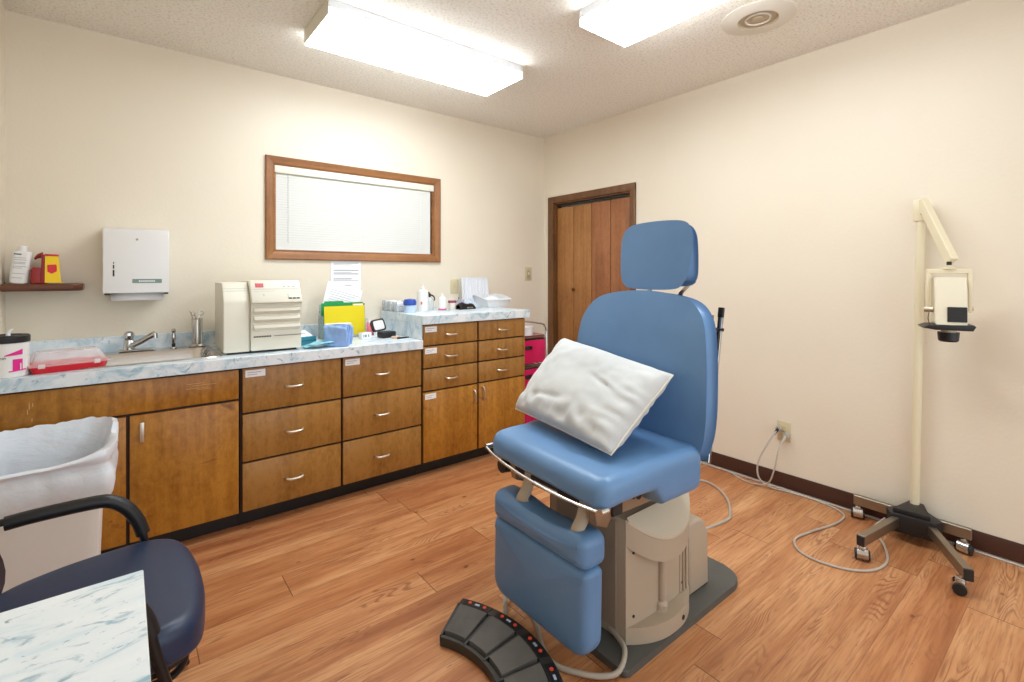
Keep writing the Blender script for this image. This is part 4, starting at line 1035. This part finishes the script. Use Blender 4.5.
MB().tube([F(1.10, 1.43, .03), F(1.135, 1.455, .03), F(1.185, 1.515, .035), F(1.23, 1.50, .02), F(1.2, 1.36), F(1.135, 1.245), F(1.115, 1.17), F(1.15, 1.09, .012), F(1.20, 1.03, .014), F(1.25, 1.005, .022), F(1.31, 1.03, .045), F(1.345, 1.10, .045), F(1.38, 1.2, .05)], .0088, 10).build('cable', simple('grey_cable', rgb(176, 166, 152), .5), fc)

# ================================================================== CORDS
CG = simple('cord_grey', rgb(186, 176, 164), .45)
def cord(name, label, pts, plug, r=.0052):
    c = thing(name, label, 'cord', (XR-.02, plug[0], 0)); ox_, oy_ = XR-.02, plug[0]
    MB().tube([(x-ox_, y-oy_, z) for x, y, z in pts], r, 8).build('cable', CG, c)
    p = MB(); p.cyl((.010, 0, plug[1]), (-.018, 0, plug[1]), .0165, .0150, 20); p.mi = 1; a = Vector((-.012, 0.0, plug[1])); b = Vector(pts[1])-Vector((ox_, oy_, 0)); b = a+(b-a).normalized()*.045
    p.cyl(tuple(a), tuple(b), .010, .0055, 12)
    p.build('plug', [simple('plug_grey', rgb(168, 166, 160), .35), BLACK if plug[2] else CG], c); return c
cord('power_cord', 'grey cord from the upper left plug running along the wall to the rolling stand', [(3.095, 1.283, .365), (3.06, 1.315, .30), (3.03, 1.37, .16), (3.03, 1.365, .06), (3.07, 1.31, .012), (3.095, 1.235, .006), (3.105, 1.10, .006), (3.08, .98, .006), (3.02, .915, .006), (2.888, .916, .006), (2.70, .966, .006), (2.566, .985, .006), (2.475, .93, .006), (2.454, .838, .006), (2.491, .732, .006), (2.576, .664, .006), (2.70, .650, .006), (2.851, .700, .007), (2.93, .76, .03), (2.96, .72, .09)], (1.283, .368, True))
cord('power_cord', 'grey cord from the lower right plug leading behind the blue chair', [(3.095, 1.242, .332), (3.05, 1.26, .26), (3.03, 1.28, .13), (3.04, 1.32, .04), (3.05, 1.40, .008), (3.06, 1.49, .006), (3.105, 1.58, .006), (3.11, 1.68, .006), (3.09, 1.82, .006), (2.9, 1.92, .006), (2.5, 1.7, .006), (2.1, 1.42, .006), (1.93, 1.36, .04)], (1.242, .334, False), .0048)

# ================================================================== ROLLING STAND WITH PROJECTOR
st = thing('projector_stand', 'cream vision-chart projector on a tall pole with four-caster base by the right wall', 'projector stand', (3.07, .63, 0))
SXo, SYo = 3.07, .63
def bar(p, q, w, h, mat, name, par=st):
    p, q = Vector(p), Vector(q); d = (q-p).normalized(); Mx = MX(*p, d, Vector((0, 0, 1)).cross(d)); L = (q-p).length
    return MB().box(0, -w/2, -h/2, L, w/2, h/2, .002, 1, Mx).build(name, mat, par)
def loc(x, y, z): return (x-SXo, y-SYo, z)
bar(loc(3.075, .885, .094), loc(3.075, .42, .094), .026, .05, ALU, 'rear_bar')
bar(loc(3.0, .67, .094), loc(2.62, .727, .092), .030, .046, ALU, 'front_leg'); bar(loc(3.0, .56, .094), loc(2.66, .375, .092), .030, .046, ALU, 'front_leg')
MB().box(-.408-.0, .14, .07, -.402, .17, .11)
for (p, q) in (((2.62, .727), (2.61, .7285)), ((2.66, .375), (2.65, .3695))):
    bar(loc(*p, .092), loc(*q, .092), .031, .047, BLACK, 'end_cap')
m = MB(); m.prism([(2.945-SXo, .70-SYo), (2.965-SXo, .53-SYo), (3.02-SXo, .515-SYo), (3.088-SXo, .58-SYo), (3.088-SXo, .68-SYo), (3.0-SXo, .725-SYo)], .045, .135, None, .005)
m.prism([(2.96-SXo, .69-SYo), (2.975-SXo, .55-SYo), (3.115-SXo, .60-SYo), (3.115-SXo, .66-SYo)], .13, .158, None, .006)
m.build('hub_cover', BLACK, st)
def caster(x, y, a):
    c = MB(); Mx = Matrix.Translation((x-SXo, y-SYo, 0)) @ Matrix.Rotation(a, 4, 'Z')
    c.cyl((0, 0, .048), (0, 0, .075), .006, seg=10)
    c.cyl((.004, -.021, .030), (.004, .021, .030), .0265, seg=24); c.box(-.014, -.014, .04, .018, .014, .066, .005, 2); c.xf(Mx); o = c.build('caster', CHROME, st)
    for s_ in (-1, 1):
        w_ = MB(); w_.cyl((.004, s_*.021, .0245), (.004, s_*.029, .0245), .0245, .0225, 24); w_.xf(Mx); w_.build('wheel', BLACK, o)
caster(3.07, .868, R(200)); caster(3.07, .445, R(170)); caster(2.637, .728, R(200)); caster(2.67, .398, R(100))
MB().tube([loc(3.088, .632, .13), loc(3.084, .606, 1.60)], .019, 16, False).build('pole', CREAM2, st)
MB().box(-.008, -.048, 1.565, .036, .004, 1.672, .005, 2).build('pole_bracket', CREAM2, st)
bar(loc(3.075, .600, 1.665), loc(2.945, .468, 1.362), .032, .044, CREAM2, 'swing_arm')
m = MB(); m.cyl(loc(3.07, .60, 1.60), loc(3.055, .595, 1.60), .006, seg=10); m.cyl(loc(3.07, .600, 1.62), loc(3.055, .595, 1.62), .004, seg=10); m.build('arm_bolt', BLACK, st)
# yoke and projector body, axis square to the arm
CX, CY = 2.925, .478
Mp = Matrix.Translation((CX-SXo, CY-SYo, 1.345)) @ Matrix.Rotation(R(-72), 4, 'Z') @ Matrix.Diagonal((.70, .70, .92, 1)) @ Matrix.Translation((0, 0, -1.345))   # local -y looks to the camera
def pb(mb): return mb.xf(Mp)
pb(MB().lathe([(.0, 1.325), (.038, 1.325), (.038, 1.334), (.012, 1.338), (.012, 1.362), (0, 1.362)])).build('swivel', CREAM2, st)
m = MB(); m.box(-.014, -.034, 1.345, .012, -.026, 1.362, .001, 1); pb(m).build('arm_label', BLACK, st)
m = MB(); m.box(-.112, -.022, 1.302, .112, .022, 1.326, .006, 2); m.box(-.112, -.022, 1.115, -.092, .022, 1.312, .006, 2); m.box(.092, -.022, 1.115, .112, .022, 1.312, .006, 2); pb(m).build('yoke', CREAM2, st)
m = MB(); m.prism([(-.10, 1.055), (.11, 1.055), (.10, 1.14), (.085, 1.27), (.06, 1.285), (-.07, 1.285), (-.085, 1.22)], -.078, .078, lambda a, b, h: (h, a, b), .01); pb(m).build('projector_body', simple('projector_cream', rgb(232, 224, 200), .38), st)
m = MB(); m.box(-.02, -.104, 1.07, .074, -.096, 1.142, .002, 1); pb(m).build('vent_panel', BLACK, st)
m = MB(); m.cyl((-.122, -.02, 1.125), (-.078, -.03, 1.125), .013, seg=18); m.cyl((.078, -.01, 1.135), (.118, -.01, 1.135), .011, seg=16); pb(m).build('tilt_knob', NICKEL, st)
m = MB(); m.prism([(-.145, 1.038), (-.11, 1.052), (.105, 1.058), (.112, 1.05), (.098, 1.030), (-.08, 1.030)], -.12, .10, lambda a, b, h: (a, h, b), .003); pb(m).build('lamp_tray', BLACK, st)
m = MB(); m.cyl((0, -.0, 1.03), (0, -.0, 1.012), .04, .038, 20); m.mi = 1; m.cyl((0.0, 0, 1.014), (0.0, 0, .975), .056, .052, 24); m.cyl((0, 0, .975), (0, 0, .968), .052, .044, 24); pb(m).build('lens_barrel', [CREAM2, BLACK], st)
m = MB(); m.tube([(-.10, -.03, 1.11), (-.106, -.04, 1.08), (-.098, -.05, 1.05)], .0022, 6); pb(m).build('wire', BLACK, st)

# ================================================================== TRASH CAN + LINER
tc = thing('trash_can', 'tall white rectangular trash can in front of the sink cabinet', 'trash can', (-.222, 2.56, 0))
m = MB(); ringloft(m, [rrect(-.145, -.135, .145, .165, .03), rrect(-.162, -.152, .162, .182, .03), rrect(-.176, -.160, .176, .190, .03), rrect(-.176, -.160, .176, .190, .03), rrect(-.166, -.150, .166, .180, .028), rrect(-.14, -.13, .14, .16, .026)], [.0, .50, .565, .595, .595, .03], True, True)
m.build('bin_body', simple('bin_white', rgb(234, 232, 228), .45), tc)
ln = thing('trash_liner', 'thin white plastic bag liner puffed over the trash can rim', 'bag', (-.222, 2.56, 0))
m = MB(); Q = []; n = 120
lay = [(.600, -.030, 0), (.612, -.006, .4), (.606, .006, .5), (.590, .010, .6), (.55, .010, 1.2), (.51, .007, 1.6), (.47, .004, 2.0), (.445, .0, 2.6)]
lay = [(.45, -.022, 0), (.56, -.016, .2), (.625, -.004, 1.0), (.665, .010, 2.0), (.655, .028, 2.0), (.625, .030, 1.2)]+[(.598, .014, .3), (.585, .010, .5), (.56, .022, 1.4), (.52, .026, 2.2), (.48, .018, 2.6), (.465, .012, 2.6)]
for z, off, k in lay:
    P = even(rrect(-.176-off, -.160-off, .176+off, .190+off, .035 if z < .6 else .075), n); row = []
    for i, p in enumerate(P):
        a = i/n*2*PI; nn = mnoise.noise(Vector((math.cos(a)*3.2, math.sin(a)*3.2, z*5)))
        n3 = mnoise.noise(Vector((math.cos(a)*9, math.sin(a)*9, z*9)))
        zz_ = z+k*(.014*mnoise.noise(Vector((math.cos(a)*1.6, math.sin(a)*1.6, 1)))+.0025*n3)
        if z > .60:
            wq = min(1, max(0, (p[1]+.12)/.24)); wq = wq*wq*(3-2*wq); wx = max(0, p[0]/.18)**2*.55
            zz_ = .602+(zz_-.602)*min(1.05, .12+max(wq, wx))*1.25
        L = math.hypot(*p); e = k*.0045*nn+k*.002*n3; ux, uy = p[0]/L, p[1]/L
        x_ = min(p[0]+ux*max(e, -.004*k-.0), .225); row.append(m.bm.verts.new((max(x_, -.222), min(p[1]+uy*max(e, -.004*k), .214), zz_)))
    Q.append(row)
for A, B in zip(Q, Q[1:]):
    for i in range(n): m.face([A[i], A[(i+1) % n], B[(i+1) % n], B[i]])
m.build('bag_film', LINER, ln, ang=80)

# ================================================================== ARMCHAIR
ac = thing('armchair', 'navy vinyl visitor armchair with black tube arms against the left wall', 'armchair', (-.072, 1.645, 0))
AO = smooth_outline([(-.20, -.15), (-.10, -.235), (.06, -.268), (.16, -.262), (.222, -.215), (.246, -.10), (.25, .0), (.246, .10), (.222, .215), (.16, .262), (.06, .268), (-.10, .235), (-.20, .15), (-.225, 0)], 5)
m = MB(); m.cushion(AO, .38, .474, .034, .006, 0, lambda a, b, h: (a, b, h-.02*max(0, (a-.12)/.14)**2+.012*max(0, (-a-.1)/.15)), 6, 6, .02); m.build('seat', NAVY, ac, ang=60)
m = MB(); m.prism([(a*.93, b*.93) for a, b in AO], .362, .378); m.build('seat_pan', BLACK, ac)
BK = smooth_outline([(-.20, .50), (-.228, .60), (-.226, .74), (-.19, .83), (0, .855), (.19, .83), (.226, .74), (.228, .60), (.20, .50), (0, .47)], 5)
m = MB(); m.cushion(BK, 0, .06, .026, .01, 0, lambda a, b, h: (-.238-.38*(min(b, .62)-.5)-.06*max(0, b-.62)+h+.03*(1-(a/.23)**2)*-1, a, b), 6, 6, .02); m.build('backrest', simple('back_brownish_vinyl', rgb(48, 44, 56), .45), ac, ang=60)
for s_ in (-1, 1):
    y = .278*s_
    m = MB(); m.tube([(-.183, y, .612), (-.12, y, .616), (.0, y, .616), (.045, y, .607), (.082, y, .576), (.108, y, .53), (.122, y, .485)], .0195, 14, True, 6, sy=.95); m.build('armrest', BLACK, ac)
    m = MB(); m.tube([(.118, y, .50), (.130, y, .44), (.150, y, .36), (.19, y, .2), (.235, y*1.02, .012)], .0115, 12, True, 5); m.build('front_leg', BLACKM, ac)
    m = MB(); m.tube([(-.315, s_*.2, .66), (-.28, s_*.2, .48), (-.26, s_*.21, .38), (-.26, s_*.23, .2), (-.28, s_*.24, .012)], .0115, 12, True, 5); m.build('rear_leg', BLACKM, ac)
    m = MB(); m.tube([(-.17, y, .618), (-.22, y*.96, .615), (-.262, s_*.2, .61)], .010, 10); m.build('arm_support', BLACKM, ac)
m = MB(); m.tube([(.14, -.275, .37), (.15, -.22, .345), (.155, -.1, .34), (.155, .1, .34), (.15, .22, .345), (.14, .275, .37)], .0105, 10); m.tube([(.12, -.13, .352), (.17, -.125, .345), (.198, -.12, .315), (.185, -.12, .275), (.13, -.12, .262), (-.1, -.12, .27)], .010, 10); m.build('front_cross_tube', BLACKM, ac)
m = MB(); m.tube([(-.2, -.25, .37), (-.2, .25, .37)], .0105, 10, False); m.build('rear_cross_tube', BLACKM, ac)

# ================================================================== SIDE TABLE
tb = thing('side_table', 'pale blue-veined marbled laminate table in the bottom left corner', 'table', (-.44, .56, 0))
MB().box(0, 0, .695, .471, .640, .720, .0012, 1).build('tabletop', [MARBT], tb)
MB().box(-.0004, -.0004, .697, .4716, .6406, .7175).build('edge_band', simple('edge_cream', rgb(222, 214, 196), .5), tb)
for x in (.03, .40):
    for y in (.03, .57): MB().box(x, y, 0, x+.035, y+.035, .695, .003, 1).build('leg', BLACKM, tb)
MB().box(.045, .045, .64, .42, .59, .694).build('apron', BLACKM, tb)

# ================================================================== CAMERA, LIGHT, WORLD
cam = bpy.data.cameras.new('camera'); co = bpy.data.objects.new('camera', cam); COL.objects.link(co)
co.location = (0, 0, H); co.rotation_euler = (PI/2, 0, R(51.26-90)); cam.sensor_width = 36; cam.lens = 485/1024*36
cam.shift_y = -(341-275)/1024; cam.clip_start = .02; S.camera = co
wd = bpy.data.worlds.new('world'); S.world = wd; wd.use_nodes = True
bg = wd.node_tree.nodes['Background']; bg.inputs[0].default_value = (.88, .95, 1.0, 1); bg.inputs[1].default_value = 1.35
S.view_settings.view_transform = 'Standard'; S.view_settings.look = 'None'; S.view_settings.gamma = 1; S.view_settings.exposure = 0.46
S.view_settings.use_curve_mapping = False
S.cycles.max_bounces = 8; S.cycles.diffuse_bounces = 5; S.cycles.transparent_max_bounces = 12
